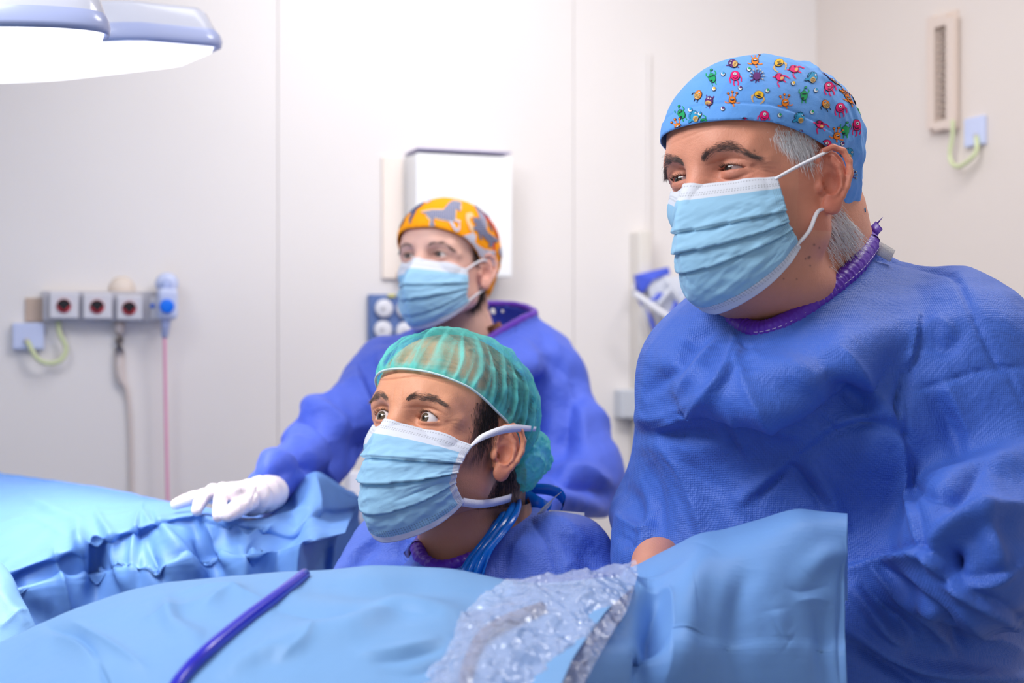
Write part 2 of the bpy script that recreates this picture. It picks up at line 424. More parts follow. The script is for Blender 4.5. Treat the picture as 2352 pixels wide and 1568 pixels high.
def grad(fn, p, e=.0005):
    g = np.stack([fn(p+np.eye(3)[k]*e)-fn(p-np.eye(3)[k]*e) for k in range(3)], 1); return g/(np.linalg.norm(g, axis=1)[:, None]+1e-9)
def project(fn, p, off=0, it=12):
    for _ in range(it):
        p = p-grad(fn, p)*(fn(p)-off)[:, None]*.9
    return p

def strands(roots, dirs, lens, r, nrm=None, lift=.25, droop=0, seg=3, seed=0, curl=.15, grav=(0, 0, -1.)):
    rg = np.random.RandomState(seed); n = len(roots); V = []; Q = []; d = dirs/(np.linalg.norm(dirs, axis=1)[:, None]+1e-9)
    if nrm is not None: d = d+nrm*lift; d /= np.linalg.norm(d, axis=1)[:, None]
    p = roots.copy(); a = np.cross(d, rg.normal(size=(n, 3))); a /= np.linalg.norm(a, axis=1)[:, None]
    bnd = rg.normal(size=(n, 3))*curl
    rows = []
    for k in range(seg+1):
        t = k/seg; rr = r*(1-t*.85); b = np.cross(d, a)
        rows.append(np.stack([p+rr*(math.cos(x)*a+math.sin(x)*b) for x in (0, 2.094, 4.189)], 1))
        p = p+d*(lens/seg)[:, None]; d = d+bnd/seg+np.asarray(grav)*droop/seg
        if nrm is not None: d = d-nrm*lift*1.3/seg
        d /= np.linalg.norm(d, axis=1)[:, None]
    A = np.stack(rows, 1)  # n,seg+1,3,3
    V = A.reshape(-1, 3); idx = np.arange(n*(seg+1)*3).reshape(n, seg+1, 3)
    Q = np.concatenate([np.stack([idx[:, :-1, j], idx[:, :-1, (j+1) % 3], idx[:, 1:, (j+1) % 3], idx[:, 1:, j]], -1).reshape(-1, 4) for j in range(3)])
    return V, Q

def blob(q, c, r, sym=True):
    c = np.asarray(c); x = q.copy()
    if sym: x[:, 1] = np.abs(x[:, 1])
    return np.exp(-(((x-c)/np.asarray(r))**2).sum(1))
def mix(c, t, col): return c*(1-t[:, None])+np.asarray(col[:3])[None]*t[:, None]

M = {}
def skin_mat(name):
    m = mat(name, (200, 150, 130), rough=.46, spec=.45, sss=.12, attr='Col', bumps=(('noise', 900, .0004), ('vor', 700, .00015)))
    return m
def eye_mats():
    M['eye'] = []
    m = bpy.data.materials.new('eyeball'); m.use_nodes = True; N, Lk = nodes(m); b = N['Principled BSDF']
    b.inputs['Roughness'].default_value = .08; b.inputs['Coat Weight'].default_value = .6; b.inputs['Coat Roughness'].default_value = .03
    a = N.new('ShaderNodeAttribute'); a.attribute_name = 'Col'; Lk.new(a.outputs['Color'], b.inputs['Base Color'])
    return m
def eyeball(H, side, look, iris, parent, m, white=(225, 212, 208)):
    n = 40; th = np.linspace(0, np.pi, n); ph = np.arange(48)/48*2*np.pi
    ld = np.array([1, look[0], look[1]], float); ld /= np.linalg.norm(ld)
    up = np.array([0, 0, 1.]); a = np.cross(up, ld); a /= np.linalg.norm(a); b = np.cross(ld, a)
    T, Ph = np.meshgrid(th, ph, indexing='ij')
    rr = ER*(1+.05*np.exp(-(T/.33)**4))
    p = EYE*np.array([1, side, 1])+(rr*np.cos(T))[..., None]*ld+(rr*np.sin(T))[..., None]*(np.cos(Ph)[..., None]*a+np.sin(Ph)[..., None]*b)
    V = H.wld(p.reshape(-1, 3)); idx = np.arange(n*48).reshape(n, 48); r_ = np.roll(idx, -1, 1)
    Q = np.stack([idx[:-1], r_[:-1], r_[1:], idx[1:]], -1).reshape(-1, 4)
    t = T.ravel(); c = np.repeat(np.array(gam(*white)[:3])[None], len(t), 0)
    rg = 1+.25*np.sin(Ph.ravel()*23)*np.sin(Ph.ravel()*7)
    ic = np.array(gam(*iris)[:3])[None]*rg[:, None]
    c = np.where(((t < .49))[:, None], ic, c); c = np.where(((t > .42) & (t < .50))[:, None], np.array(gam(*iris)[:3])*.25, c); c = np.where((t < .2)[:, None], .002, c)
    return mesh('eye', V, Q, m, parent, col=c)

def build_brow(H, fn, path, n, ln, r, m, parent, side, seed, spread=.004, flip=0.3):
    """short hairs rooted along the brow line, combed outwards"""
    rg = np.random.RandomState(seed); pl = curve2(np.array(path)*np.array([1, side, 1]), 10)
    t = rg.rand(n)**.9; i = t*(len(pl)-1); k = np.clip(i.astype(int), 0, len(pl)-2); base = pl[k]+(i-k)[:, None]*(pl[k+1]-pl[k]); tan = pl[k+1]-pl[k]; tan /= np.linalg.norm(tan, axis=1)[:, None]
    wd = spread*np.clip(np.sin(np.pi*(.12+.83*t))*1.15, .15, 1); off = rg.normal(size=n)*.5; base[:, 2] += np.clip(off, -1, 1)*wd
    W0 = H.wld(base); W = project(fn, W0, -.0004); ok = np.linalg.norm(W-W0, axis=1) < .012; W, t, off, tan = W[ok], t[ok], off[ok], tan[ok]; n = len(W); nr = grad(fn, W); d = tan+np.array([0, 0, 1.])*(flip*(1-t)*1.6-np.clip(off, -1, 1)*.45)[:, None]
    d = H.wdir(d)+rg.normal(size=(n, 3))*.16
    V, Q = strands(W, d, ln*(.6+.6*rg.rand(n))*H.s, r*H.s, nr, .28, seed=seed)
    return mesh('eyebrow', V, Q, m, parent)
def build_lashes(H, m, parent, side, seed, lid):
    rg = np.random.RandomState(seed); n = 70; x = np.linspace(-.012, .0135, n)+rg.normal(size=n)*.0003
    z = (.0045*lid+.0012)*(1-(x/.0145)**2)+.0004-x*.03; f = np.sqrt(np.maximum((ER+.0014)**2-x**2-z**2, 1e-8))
    p = EYE+np.stack([f, x, z], 1); d = np.stack([np.ones(n), x*45, .15+.5*rg.rand(n)], 1)
    p[:, 1] *= side; d[:, 1] *= side
    V, Q = strands(H.wld(p), H.wdir(d), .006*(.6+.4*rg.rand(n)), .00022, seed=seed, curl=.05, droop=-.6)
    return mesh('eyelashes', V, Q, m, parent)

# ---------------------------------------------------------------- face mask
def face_mask(H, fn, parent, cfg, mats):
    """pleated three-ply mask: grid over nose, cheeks and chin. local centre profile and side edge"""
    nu, nv = 121, 111
    t = np.linspace(-1, 1, nu); v = np.linspace(0, 1, nv)
    cp = curve2(cfg['centre'], 10); se = curve2(cfg['edge'], 10)
    samp = lambda c, x: np.stack([np.interp(x, np.linspace(0, 1, len(c)), c[:, k]) for k in range(c.shape[1])], 1)
    C = samp(cp, v); E = samp(se, v)                                     # C: (f,u), E: (f,l,u)
    T, Vv = np.meshgrid(t, v); A = np.abs(T)
    sharp = np.interp(v, [0, .18, .45, 1], cfg.get('tent', [.75, .55, .15, 0]))[:, None]
    ph = A*np.pi/2; l1 = np.sin(ph); f1 = np.cos(ph); l2 = A; f2 = 1-np.where(T < 0, A**.82, A**1.25)
    l = (l1*(1-sharp)+l2*sharp); ff = (f1*(1-sharp)+f2*sharp)
    f_ = E[:, 0:1]+(C[:, 0:1]-E[:, 0:1])*ff
    ll = E[:, 1:2]*l*np.sign(T)*np.where(T < 0, 1-cfg.get('far', .14)*sst(0, .5, A), 1)
    uu = C[:, 1:2]+(E[:, 2:3]-C[:, 1:2])*(A**cfg.get('pw', 1.6))
    p = np.stack([f_, ll, uu], -1).reshape(-1, 3)
    V = H.wld(p); a = np.arange(nv*nu).reshape(nv, nu); Q = np.stack([a[:-1, :-1], a[:-1, 1:], a[1:, 1:], a[1:, :-1]], -1).reshape(-1, 4)
    if ((V[Q[:, 0]]-H.wld(np.zeros(3)))*np.cross(V[Q[:, 2]]-V[Q[:, 0]], V[Q[:, 3]]-V[Q[:, 1]])).sum() < 0: Q = Q[:, ::-1].copy()
    Tf, Vf = T.ravel(), Vv.ravel(); Nn = vnormals(V, Q)
    h = np.zeros(len(V)); fade = 1-.25*np.abs(Tf)**6
    for i, (c0, c1, am) in enumerate(cfg.get('pleats', [(.34, .40, 1), (.50, .55, 1), (.66, .69, 1)])):
        vc = c0+(c1-c0)*np.abs(Tf)**2; x = (Vf-vc); w_ = pnoise(np.stack([Tf*2.2+i*5, x*0, x*0+cfg['seed']], 1))*.012
        x = x+w_; h += am*np.where(x < 0, np.exp(np.minimum(x, 0)/.075), -.9*np.exp(-np.maximum(x, 0)/.018))*.0030*fade
    nz = ridged(np.stack([Tf*1.6+cfg['seed'], Vf*5.5+Tf*1.1, Vf*0+3.3], 1), 3)-.55
    h += nz*.0042*sst(.12, .3, Vf)*sst(1.0, .86, Vf)
    nz2 = ridged(np.stack([Tf*4+9, Vf*9-Tf*3.0, Vf*0+cfg['seed']], 1), 2)-.6; h += nz2*.0018*sst(.12, .3, Vf)*(.4+.6*np.abs(Tf))
    for (a0, b0, a1, b1, wd, am) in cfg.get('lines', []):
        d, s_, tt = seg_dist(np.stack([Tf, Vf], 1), [(a0, b0), (a1, b1)]); h += am*np.exp(-(d/wd)**1.3)*np.sin(np.pi*np.clip(tt*.9+.05, 0, 1))
    V = V+Nn*h[:, None]
    for _ in range(2):
        d = fn(V); push = np.maximum(.0022-d, 0); V = V+grad(fn, V)*push[:, None]
    V = V.copy()
    b0, b1, sb = cfg.get('bands', (.125, .93, .93)); fc = Vf[Q].mean(1); ft = np.abs(Tf[Q].mean(1))
    mi = np.where(fc < b0, 1, np.where(fc > b1, 1, 0)); mi = np.where(ft > sb, cfg.get('sidemat', 0), mi)
    mi = np.where((fc < b0) | (fc > b1), 1, mi)
    o = mesh('mask_panel', V, Q, mats, parent, mi=mi, uv=np.stack([(Tf+1)/2, Vf], 1))
    sol = o.modifiers.new('thickness', 'SOLIDIFY'); sol.thickness = .0009; sol.offset = 1
    G = V.reshape(nv, nu, 3)
    return o, G

def mask_material(name, col, transl=.25):
    m = bpy.data.materials.new(name); m.use_nodes = True; N, Lk = nodes(m); b = N['Principled BSDF']
    b.inputs['Roughness'].default_value = .62; b.inputs['Specular IOR Level'].default_value = .3; b.inputs['Sheen Weight'].default_value = .1
    uv = N.new('ShaderNodeUVMap'); sx = N.new('ShaderNodeSeparateXYZ'); Lk.new(uv.outputs[0], sx.inputs[0])
    def math_(op, a, c=None, v=None):
        n = N.new('ShaderNodeMath'); n.operation = op
        for i, x in enumerate((a, c)):
            if x is None: continue
            if isinstance(x, (int, float)): n.inputs[i].default_value = x
            else: Lk.new(x, n.inputs[i])
        return n.outputs[0]
    # rows of welded dots along the top, the bottom and the sides
    def band(src, lo, hi): return math_('MULTIPLY', math_('GREATER_THAN', src, lo), math_('LESS_THAN', src, hi))
    dots = math_('GREATER_THAN', math_('FRACT', math_('MULTIPLY', sx.outputs[0], 70.0)), .5)
    rows = None
    for lo, hi in ((.022, .034), (.082, .094), (.103, .115), (.905, .915), (.922, .932), (.94, .95)):
        r = band(sx.outputs[1], lo, hi); rows = r if rows is None else math_('MAXIMUM', rows, r)
    d1 = math_('MULTIPLY', rows, dots)
    vd = math_('GREATER_THAN', math_('FRACT', math_('MULTIPLY', sx.outputs[1], 60.0)), .5); cols = None
    for lo, hi in ((.962, .965), (.970, .973), (.978, .981), (.986, .989), (.011, .014), (.019, .022), (.027, .030), (.035, .038)):
        r = band(sx.outputs[0], lo, hi); cols = r if cols is None else math_('MAXIMUM', cols, r)
    d2 = math_('MAXIMUM', d1, math_('MULTIPLY', cols, vd))
    mx = N.new('ShaderNodeMix'); mx.data_type = 'RGBA'; Lk.new(math_('MULTIPLY', d2, .55), mx.inputs[0])
    mx.inputs[6].default_value = gam(*col); mx.inputs[7].default_value = gam(*[int(c*.72) for c in col]); Lk.new(mx.outputs[2], b.inputs['Base Color'])
    bp = N.new('ShaderNodeBump'); bp.inputs['Distance'].default_value = .0005; bp.inputs['Strength'].default_value = .6; bp.invert = True; Lk.new(d2, bp.inputs['Height'])
    tc = N.new('ShaderNodeTexCoord'); nz = N.new('ShaderNodeTexNoise'); nz.inputs['Scale'].default_value = 1600; Lk.new(tc.outputs['Object'], nz.inputs['Vector'])
    b2 = N.new('ShaderNodeBump'); b2.inputs['Distance'].default_value = .0002; Lk.new(nz.outputs['Fac'], b2.inputs['Height']); Lk.new(bp.outputs[0], b2.inputs['Normal']); Lk.new(b2.outputs[0], b.inputs['Normal'])
    t = N.new('ShaderNodeBsdfTranslucent'); Lk.new(mx.outputs[2], t.inputs[0]); ms = N.new('ShaderNodeMixShader'); ms.inputs[0].default_value = transl
    Lk.new(b.outputs[0], ms.inputs[1]); Lk.new(t.outputs[0], ms.inputs[2]); Lk.new(ms.outputs[0], N['Material Output'].inputs[0])
    return m
# ---------------------------------------------------------------- room
WN = np.array([.342, -.94, 0]); WN /= np.linalg.norm(WN)      # back wall faces this way
WD = np.array([-WN[1], WN[0], 0])                             # along the back wall, to the right
WC = np.array([.834, 3.9, 0.])                                # corner of the back and right walls
ZU = np.array([0, 0, 1.])
def on_plane(px, py, c, n, off=0):
    d = P(px, py, 1.0)-CAM; t = ((c+n*off-CAM)@n)/(d@n); return CAM+d*t
def bw(px, py, off=0): return on_plane(px, py, WC, WN, off)
RN = -WD                                                       # right wall normal
def rw(px, py, off=0): return on_plane(px, py, WC, RN, off)
BA = np.stack([WD, WN, ZU]); RA = np.stack([WN, RN, ZU])
def bbox(name, x0, y0, x1, y1, thick, m, parent=None, base=0.0, bev=.002, ax=None, f=None, c=None, **k):
    """box standing proud of a wall between two picture corners"""
    f = f or bw; ax = BA if ax is None else ax
    a = f(x0, y0, base); b = f(x1, y1, base); n = ax[1]
    ctr = (a+b)/2+n*thick/2; hw = abs((b-a)@ax[0])/2; hz = abs((b-a)[2])/2
    v, fc = box(ctr, ax, (hw, thick/2, hz), bev); return mesh(name, v, fc, m, parent, smooth=False, **k)

m_wall = mat('wall_paint', (240, 234, 231), rough=.42, spec=.4, var=.015, varscale=1.5, bumps=(('noise', 60, .0003),))
m_wall2 = mat('wall_joint', (205, 203, 205), rough=.6)
m_ceil = mat('ceiling_paint', (238, 238, 238), rough=.8)
m_floor = mat('floor_vinyl', (150, 158, 165), rough=.35, var=.05, varscale=30)
XL, YF = -3.2, -1.2
bL = WC-WD*4.6; H_ = 2.9
fr = WC+WN*5.2
def slab(name, pts, z0, z1, m):
    n = len(pts); v = [np.array([p[0], p[1], z0]) for p in pts]+[np.array([p[0], p[1], z1]) for p in pts]
    f = [tuple(range(n))[::-1], tuple(range(n, 2*n))]+[(i, (i+1) % n, n+(i+1) % n, n+i) for i in range(n)]
    return tag(mesh(name, v, f, m, smooth=False, origin=(0, 0, z0)), kind='structure')
quad = [WC, bL, bL+WN*5.2, fr]
grow = lambda p: p
slab('floor', quad, -.06, 0, m_floor); slab('ceiling', quad, H_, H_+.06, m_ceil)
v, f = box(WC-WD*2.3-WN*.05+ZU*H_/2, BA, (2.35, .04, H_/2)); wall_back = tag(mesh('wall_back', v, f, m_wall2, smooth=False), kind='structure')
seams = [-2600, 638, 1318, 1880]
for i in range(3):
    a = bw(seams[i], 784); b = bw(seams[i+1], 784); g0 = .0007 if i else 0; g1 = .0007
    hw = ((b-a)@WD)/2-(g0+g1)/2; ctr = (a+b)/2; ctr[2] = H_/2
    v, f = box(ctr-WN*.005, BA, (hw, .005, H_/2-.001), .0015); mesh('wall_panel', v, f, m_wall, wall_back, smooth=False)
v, f = box(WC+WN*2.6+WD*.05+ZU*H_/2, BA, (.05, 2.6, H_/2)); tag(mesh('wall_right', v, f, mat('wall_paint_beige', (230, 219, 211), rough=.5, spec=.3), smooth=False), kind='structure')
v, f = box(bL+WN*2.6-WD*.05+ZU*H_/2, BA, (.05, 2.6, H_/2)); tag(mesh('wall_left', v, f, m_wall, smooth=False), kind='structure')

m_white = mat('white_plastic', (232, 232, 240), rough=.35)
m_grey = mat('grey_plastic', (196, 192, 198), rough=.4)
m_sock = mat('socket_front', (222, 220, 226), rough=.35)
m_black = mat('socket_black', (16, 14, 20), rough=.4)
m_red = mat('socket_red', (215, 60, 70), rough=.35)
m_blueb = mat('plug_blue', (0, 120, 250), rough=.35)
m_cream = mat('cream_plastic', (238, 222, 208), rough=.5)
m_green = mat('earth_cable', (214, 222, 175), rough=.5)
m_pink = mat('pink_cable', (246, 176, 205), rough=.4)
m_palebl = mat('pale_blue_plastic', (205, 214, 245), rough=.3)
m_tan = mat('tan_plastic', (200, 176, 158), rough=.6)

# ---- socket strip on the back wall
e = empty('socket_strip', bw(240, 735), 'grey wall rail with red and black medical power sockets on the left', 'socket strip')
bbox('rail', 97, 668, 372, 738, .030, m_grey, e)
for i, (x0, x1, y0, y1) in enumerate([(113, 180, 670, 732), (190, 256, 673, 733), (267, 326, 678, 735), (345, 402, 682, 735)]):
    s = bbox('socket', x0, y0, x1, y1, .020, m_sock, e, base=.031, bev=.004)
    cx, cy = (x0+x1)/2, (y0+y1)/2+1
    if i < 3:
        c = bw(cx, cy, .0515); r = 15.5*3.3/F
        v, fc = disc(c, WN, r, .003, 28); o = mesh('socket_cup', v, fc, m_red, s)
        # black upper part with a notch
        pts = [(math.cos(t), math.sin(t)) for t in np.linspace(.0, math.pi, 15)]+[(-.55, -.1), (-.25, -.55), (.0, -.68), (.25, -.55), (.55, -.1)]
        V = [c+WN*.0032+r*.95*(x*WD+y*ZU) for x, y in pts]; V2 = [q+WN*.0012 for q in V]; n = len(V)
        mesh('socket_insert', V+V2, [tuple(range(n, 2*n)), tuple(range(n))[::-1]]+[(k, (k+1) % n, n+(k+1) % n, n+k) for k in range(n)], m_black, s, smooth=False)
    else:
        c = bw(350, 702, .0515); v, fc = disc(c, WN, .005, .002, 16); mesh('indicator', v, fc, m_blueb, s)
e = empty('power_plug', bw(381, 760), 'pale blue power plug with round hook and bright blue button at strip end', 'plug')
v1 = disc(bw(381, 652, .035), WN, 24*3.4/F, .03, 28, dome=.006); mesh('hook_ring', *v1, m_palebl, e)
v1 = disc(bw(381, 655, .072), WN, 13*3.4/F, .002, 24); mesh('hook_centre', *v1, mat('plug_centre_blue', (178, 192, 235), rough=.4), e)  # centre disc in a slightly deeper pale blue than the ring
bbox('plug_body', 358, 662, 405, 734, .045, m_palebl, e, base=.05, bev=.012)
v1 = disc(bw(383, 703, .095), WN, 16*3.3/F, .006, 28, dome=.002); mesh('button', *v1, m_blueb, e)
v1 = tube([bw(381, 730, .07), bw(380, 750, .068), bw(378, 773, .06)], [.0125, .010, .0075], 12); mesh('strain_relief', *v1, mat('plug_boot', (178, 188, 228), rough=.4), e)
v1 = tube([bw(378, 770, .06), bw(380, 900, .05), bw(383, 1050, .05), bw(388, 1300, .05), bw(392, 1500, .04)], .0042, 10)
tag(mesh('power_cable', *v1, m_pink), 'pink power cable hanging from the blue-buttoned plug', 'cable')
e = empty('earth_box', bw(65, 803), 'pale lilac wall box at far left below the socket strip', 'wall box')
bbox('box_body', 28, 741, 101, 802, .022, m_palebl, e, bev=.004); v1 = disc(bw(62, 783, .0222), WN, .007, .004, 16); mesh('cable_outlet', *v1, m_grey, e)
v1 = tube([bw(134, 737, .02), bw(137, 765, .022), bw(152, 800, .025), bw(140, 826, .03), (bw(112, 834, .035)), bw(85, 822, .034), bw(62, 783, .026)], .0055, 10)
tag(mesh('earth_cable', *v1, m_green), 'pale green looped cable from socket strip to the lilac wall box', 'cable')
tag(bbox('wall_patch', 58, 684, 97, 738, .006, m_tan, bev=.001), 'tan plate on the wall at the left end of the socket strip', 'plate')
v1 = tube([bw(274, 739, .01), bw(276, 860, .01), bw(292, 900, .01), bw(300, 1000, .01), bw(304, 1300, .01)], [.012, .011, .0045, .004, .004], 8)
tag(mesh('cable_duct', *v1, mat('duct_cream', (226, 212, 206), rough=.5)), 'cream cable duct running down the wall below the socket strip', 'duct')
v1 = disc(bw(280, 664, .0), WN, .03, .012, 20, r2=.026); tag(mesh('round_cover', *v1, m_cream), 'cream round cap on the wall just above the socket strip', 'cap')

# ---- light box behind the woman, poster, box
e = empty('light_box', bw(1030, 640), 'white wall cabinet with a lilac top edge behind the orange cap', 'cabinet')
bbox('cabinet_body', 930, 362, 1146, 640, .10, mat('cabinet_white', (252, 252, 252), rough=.3), e, bev=.004)
bbox('top_edge', 932, 355, 1142, 361, .106, mat('lilac_edge', (178, 172, 208), rough=.5), e, bev=.0008)
tag(bbox('wall_board', 876, 362, 922, 640, .012, mat('board_cream', (250, 236, 224), rough=.6), bev=.001), 'cream vertical board on the wall left of the white cabinet', 'board')
tag(bbox('wall_bracket', 908, 625, 932, 642, .03, m_tan, bev=.003), 'small brown bracket under the white cabinet, left corner', 'bracket')
e = empty('dispenser_rack', bw(900, 790), 'slate blue wall rack holding round white discs behind the woman', 'rack')
m_slate = mat('slate_blue', (96, 122, 178), rough=.5, var=.03)
bbox('rack_plate', 843, 676, 985, 790, .02, m_slate, e, bev=.004); bbox('yellow_tab', 890, 676, 908, 682, .006, mat('yellow_tab', (220, 215, 110), rough=.5), e, base=.0205, bev=.001)
for cx, cy in ((880, 708), (929, 710), (878, 757), (928, 760)):
    d_ = mesh('disc', *disc(bw(cx, cy, .0205), WN, 20*3.55/F, .012, 30, dome=.003), m_white, e)
    mesh('disc_centre', *disc(bw(cx, cy, .0365), WN, 4*3.55/F, .002, 12), m_grey, d_)
tag(bbox('junction_box', 1409, 893, 1466, 958, .05, mat('box_grey', (206, 210, 218), rough=.4), bev=.006), 'pale grey box low on the wall between the woman and tall man', 'box')
for x0 in (1472,):
    v, fc = box((bw(x0, 700, .03)+bw(x0, 950, .03))/2, BA, (.018, .03, .33), .004)
    tag(mesh('wall_post', v, fc, mat('post_cream', (226, 220, 212), rough=.5)), 'cream vertical post on the wall under the glove basket', 'post')
v, fc = box(bw(1490, 560, .008), BA, (.004, .005, .5), .002); tag(mesh('conduit', v, fc, m_wall), 'slim white conduit rising above the basket', 'conduit')

# ---- basket with packages
e = empty('wire_basket', bw(1560, 900), 'white slanted wall basket rail left of the tall man', 'basket')
def wp(x, y, o): return bw(x, y, o)
mesh('front_rail', *ribbon([wp(1455, 672, .16), wp(1520, 718, .19), wp(1580, 758, .2), wp(1640, 800, .2)], ZU*.010, .006), m_white, e)
mesh('back_rail', *ribbon([wp(1455, 655, .03), wp(1560, 660, .03), wp(1690, 668, .03)], ZU*.008, .004), m_white, e)
mesh('side_rail', *ribbon([wp(1456, 660, .03), wp(1455, 668, .10), wp(1456, 673, .16)], ZU*.008, .004), m_white, e)
for a, b in (((1476, 690), (1500, 790)), ((1500, 705), (1532, 800)), ((1540, 730), (1552, 800)), ((1590, 762), (1585, 820))):
    mesh('wire', *tube([wp(a[0], a[1], .17), wp((a[0]+b[0])/2, (a[1]+b[1])/2, .15), wp(b[0], b[1], .06)], .005, 8), m_white, e)
mesh('basket_base', *ribbon([wp(1490, 790, .06), wp(1545, 805, .06), wp(1620, 820, .06)], ZU*.012, .01), m_white, e)
m_pkb = mat('package_blue', (72, 96, 220), rough=.4); m_pkw = mat('package_white', (238, 242, 252), rough=.35, transl=.2)
def package(pts, m, lab, stripe=None, off=.1, mS=None, th=.03):
    pts = [wp(x, y, off) for x, y in pts]; n = len(pts); V = pts+[p+WN*th for p in pts]; c0 = sum(pts)/n; V += [c0, c0+WN*(th+.012)]
    f = [((i+1) % n, i, 2*n) for i in range(n)]+[(n+i, n+(i+1) % n, 2*n+1) for i in range(n)]+[(i, (i+1) % n, n+(i+1) % n, n+i) for i in range(n)]
    return tag(mesh('package', V, f, m, smooth=False), lab, 'package')
k = package([(1455, 632), (1528, 614), (1532, 630), (1478, 645), (1470, 672), (1462, 668)], m_pkb, 'blue package edge folded over the top left of the basket', off=.06, th=.02)
k = package([(1470, 640), (1570, 632), (1610, 655), (1640, 760), (1560, 790), (1490, 700)], m_pkw, 'large white package filling the wire basket', off=.05, th=.03)
for a, b, wd in (((1500, 690), (1520, 672), .012), ((1545, 720), (1558, 690), .012), ((1470, 690), (1505, 760), .006), ((1575, 742), (1590, 700), .006)):
    mesh('blue_print', *ribbon([wp(a[0], a[1], .099), wp((a[0]+b[0])/2+3, (a[1]+b[1])/2, .10), wp(b[0], b[1], .099)], WD*wd, .0012), m_pkb, k)
for pa in (((1512, 700), (1545, 660)), ((1530, 640), (1575, 720)), ((1600, 650), (1560, 700))):
    mesh('crease', *tube([wp(*pa[0], .1), wp((pa[0][0]+pa[1][0])/2, (pa[0][1]+pa[1][1])/2-4, .108), wp(*pa[1], .1)], .006, 6), m_pkw, k)
package([(1572, 670), (1597, 664), (1606, 770), (1586, 778)], mat('package_lilac', (120, 138, 235), rough=.4), 'upright lilac blue package at the right of the basket', off=.09, th=.03)
package([(1602, 660), (1668, 668), (1662, 740), (1608, 760)], mat('package_ice', (226, 238, 252), rough=.4), 'pale icy package behind the tall man\'s mask', off=.05, th=.02)

# ---- vent and plate on the right wall
e = empty('wall_vent', rw(2170, 305), 'tall cream wall vent with horizontal slats on the right wall', 'vent')
m_vent = mat('vent_cream', (226, 208, 196), rough=.5); m_slat = mat('vent_slat', (178, 162, 150), rough=.5)
def rbox(name, x0, y0, x1, y1, th, m, parent=None, base=0, bev=.002):
    a = rw(x0, y0, base); b = rw(x1, y1, base); ctr = (a+b)/2+RN*th/2; hw = abs((b-a)@WN)/2; hz = abs((b-a)[2])/2
    v, fc = box(ctr, RA, (hw, th/2, hz), bev); return mesh(name, v, fc, m, parent, smooth=False)
rbox('vent_back', 2141, 42, 2203, 296, .006, m_vent, e)
rbox('frame_left', 2141, 42, 2158, 296, .018, m_vent, e, .006); rbox('frame_right', 2186, 42, 2203, 296, .018, m_vent, e, .006)
rbox('frame_top', 2158, 42, 2186, 58, .018, m_vent, e, .006); rbox('frame_bottom', 2158, 281, 2186, 296, .018, m_vent, e, .006)
for i in range(14):
    y = 60+i*15.8; c = rw(2172, y+7, .016); v, fc = box(c, np.stack([WN, (RN*.8+ZU*-.6), (ZU*.8+RN*.6)]), (abs((rw(2186, 100)-rw(2158, 100))@WN)/2, .009, .0015)); mesh('slat', v, fc, m_slat, e, smooth=False)
e = empty('wall_plate', rw(2245, 330), 'pale lilac square wall plate right of the vent', 'wall plate')
rbox('plate', 2223, 274, 2268, 331, .012, m_palebl, e, bev=.003); mesh('cable_outlet', *disc(rw(2243, 312, .0125), RN, .006, .004, 14), m_grey, e)
tag(mesh('earth_cable', *tube([rw(2188, 276, .026), rw(2188, 310, .024), rw(2182, 350, .024), rw(2186, 374, .026), rw(2203, 382, .03), rw(2228, 366, .028), rw(2243, 345, .022), rw(2243, 314, .016)], .0052, 10), m_green), 'pale yellow-green cable looping from the vent to the lilac plate', 'cable')

# ---- side table behind, at the woman's hip
e = empty('side_table', P(850, 1150, 3.2)*np.array([1, 1, 0]), 'white topped side table behind the seated man', 'table')
zt = P(0, 1128, 3.2)[2]; c = P(850, 1128, 3.2); c[2] = zt-.03
v, fc = box(c, BA, (.15, .13, .03), .01); mesh('table_top', v, fc, m_white, e)
for sx in (-1, 1):
    for sy in (-1, 1):
        mesh('leg', *tube([c+WD*sx*.12+WN*sy*.10+ZU*(-.03), c*np.array([1, 1, 0])+WD*sx*.12+WN*sy*.10+ZU*.004], .012, 10, smoothn=2), m_grey, e)
c2 = P(826, 1100, 3.2); v, fc = box(c2+ZU*(-.005), BA, (.03, .03, zt and (c2[2]-.005-zt) if c2[2]-.005 > zt else .03), .004)
tag(mesh('paper_carton', v, fc, m_white), 'small white carton standing on the side table', 'carton')
mesh_o = mesh('orange_bottle', *tube([P(846, 1127, 3.2), P(846, 1110, 3.2), P(845, 1098, 3.2), P(845, 1088, 3.2)], [.009, .009, .006, .005], 14), mat('orange_plastic', (246, 130, 100), rough=.4))
tag(mesh_o, 'small orange bottle beside the white carton on the table', 'bottle')

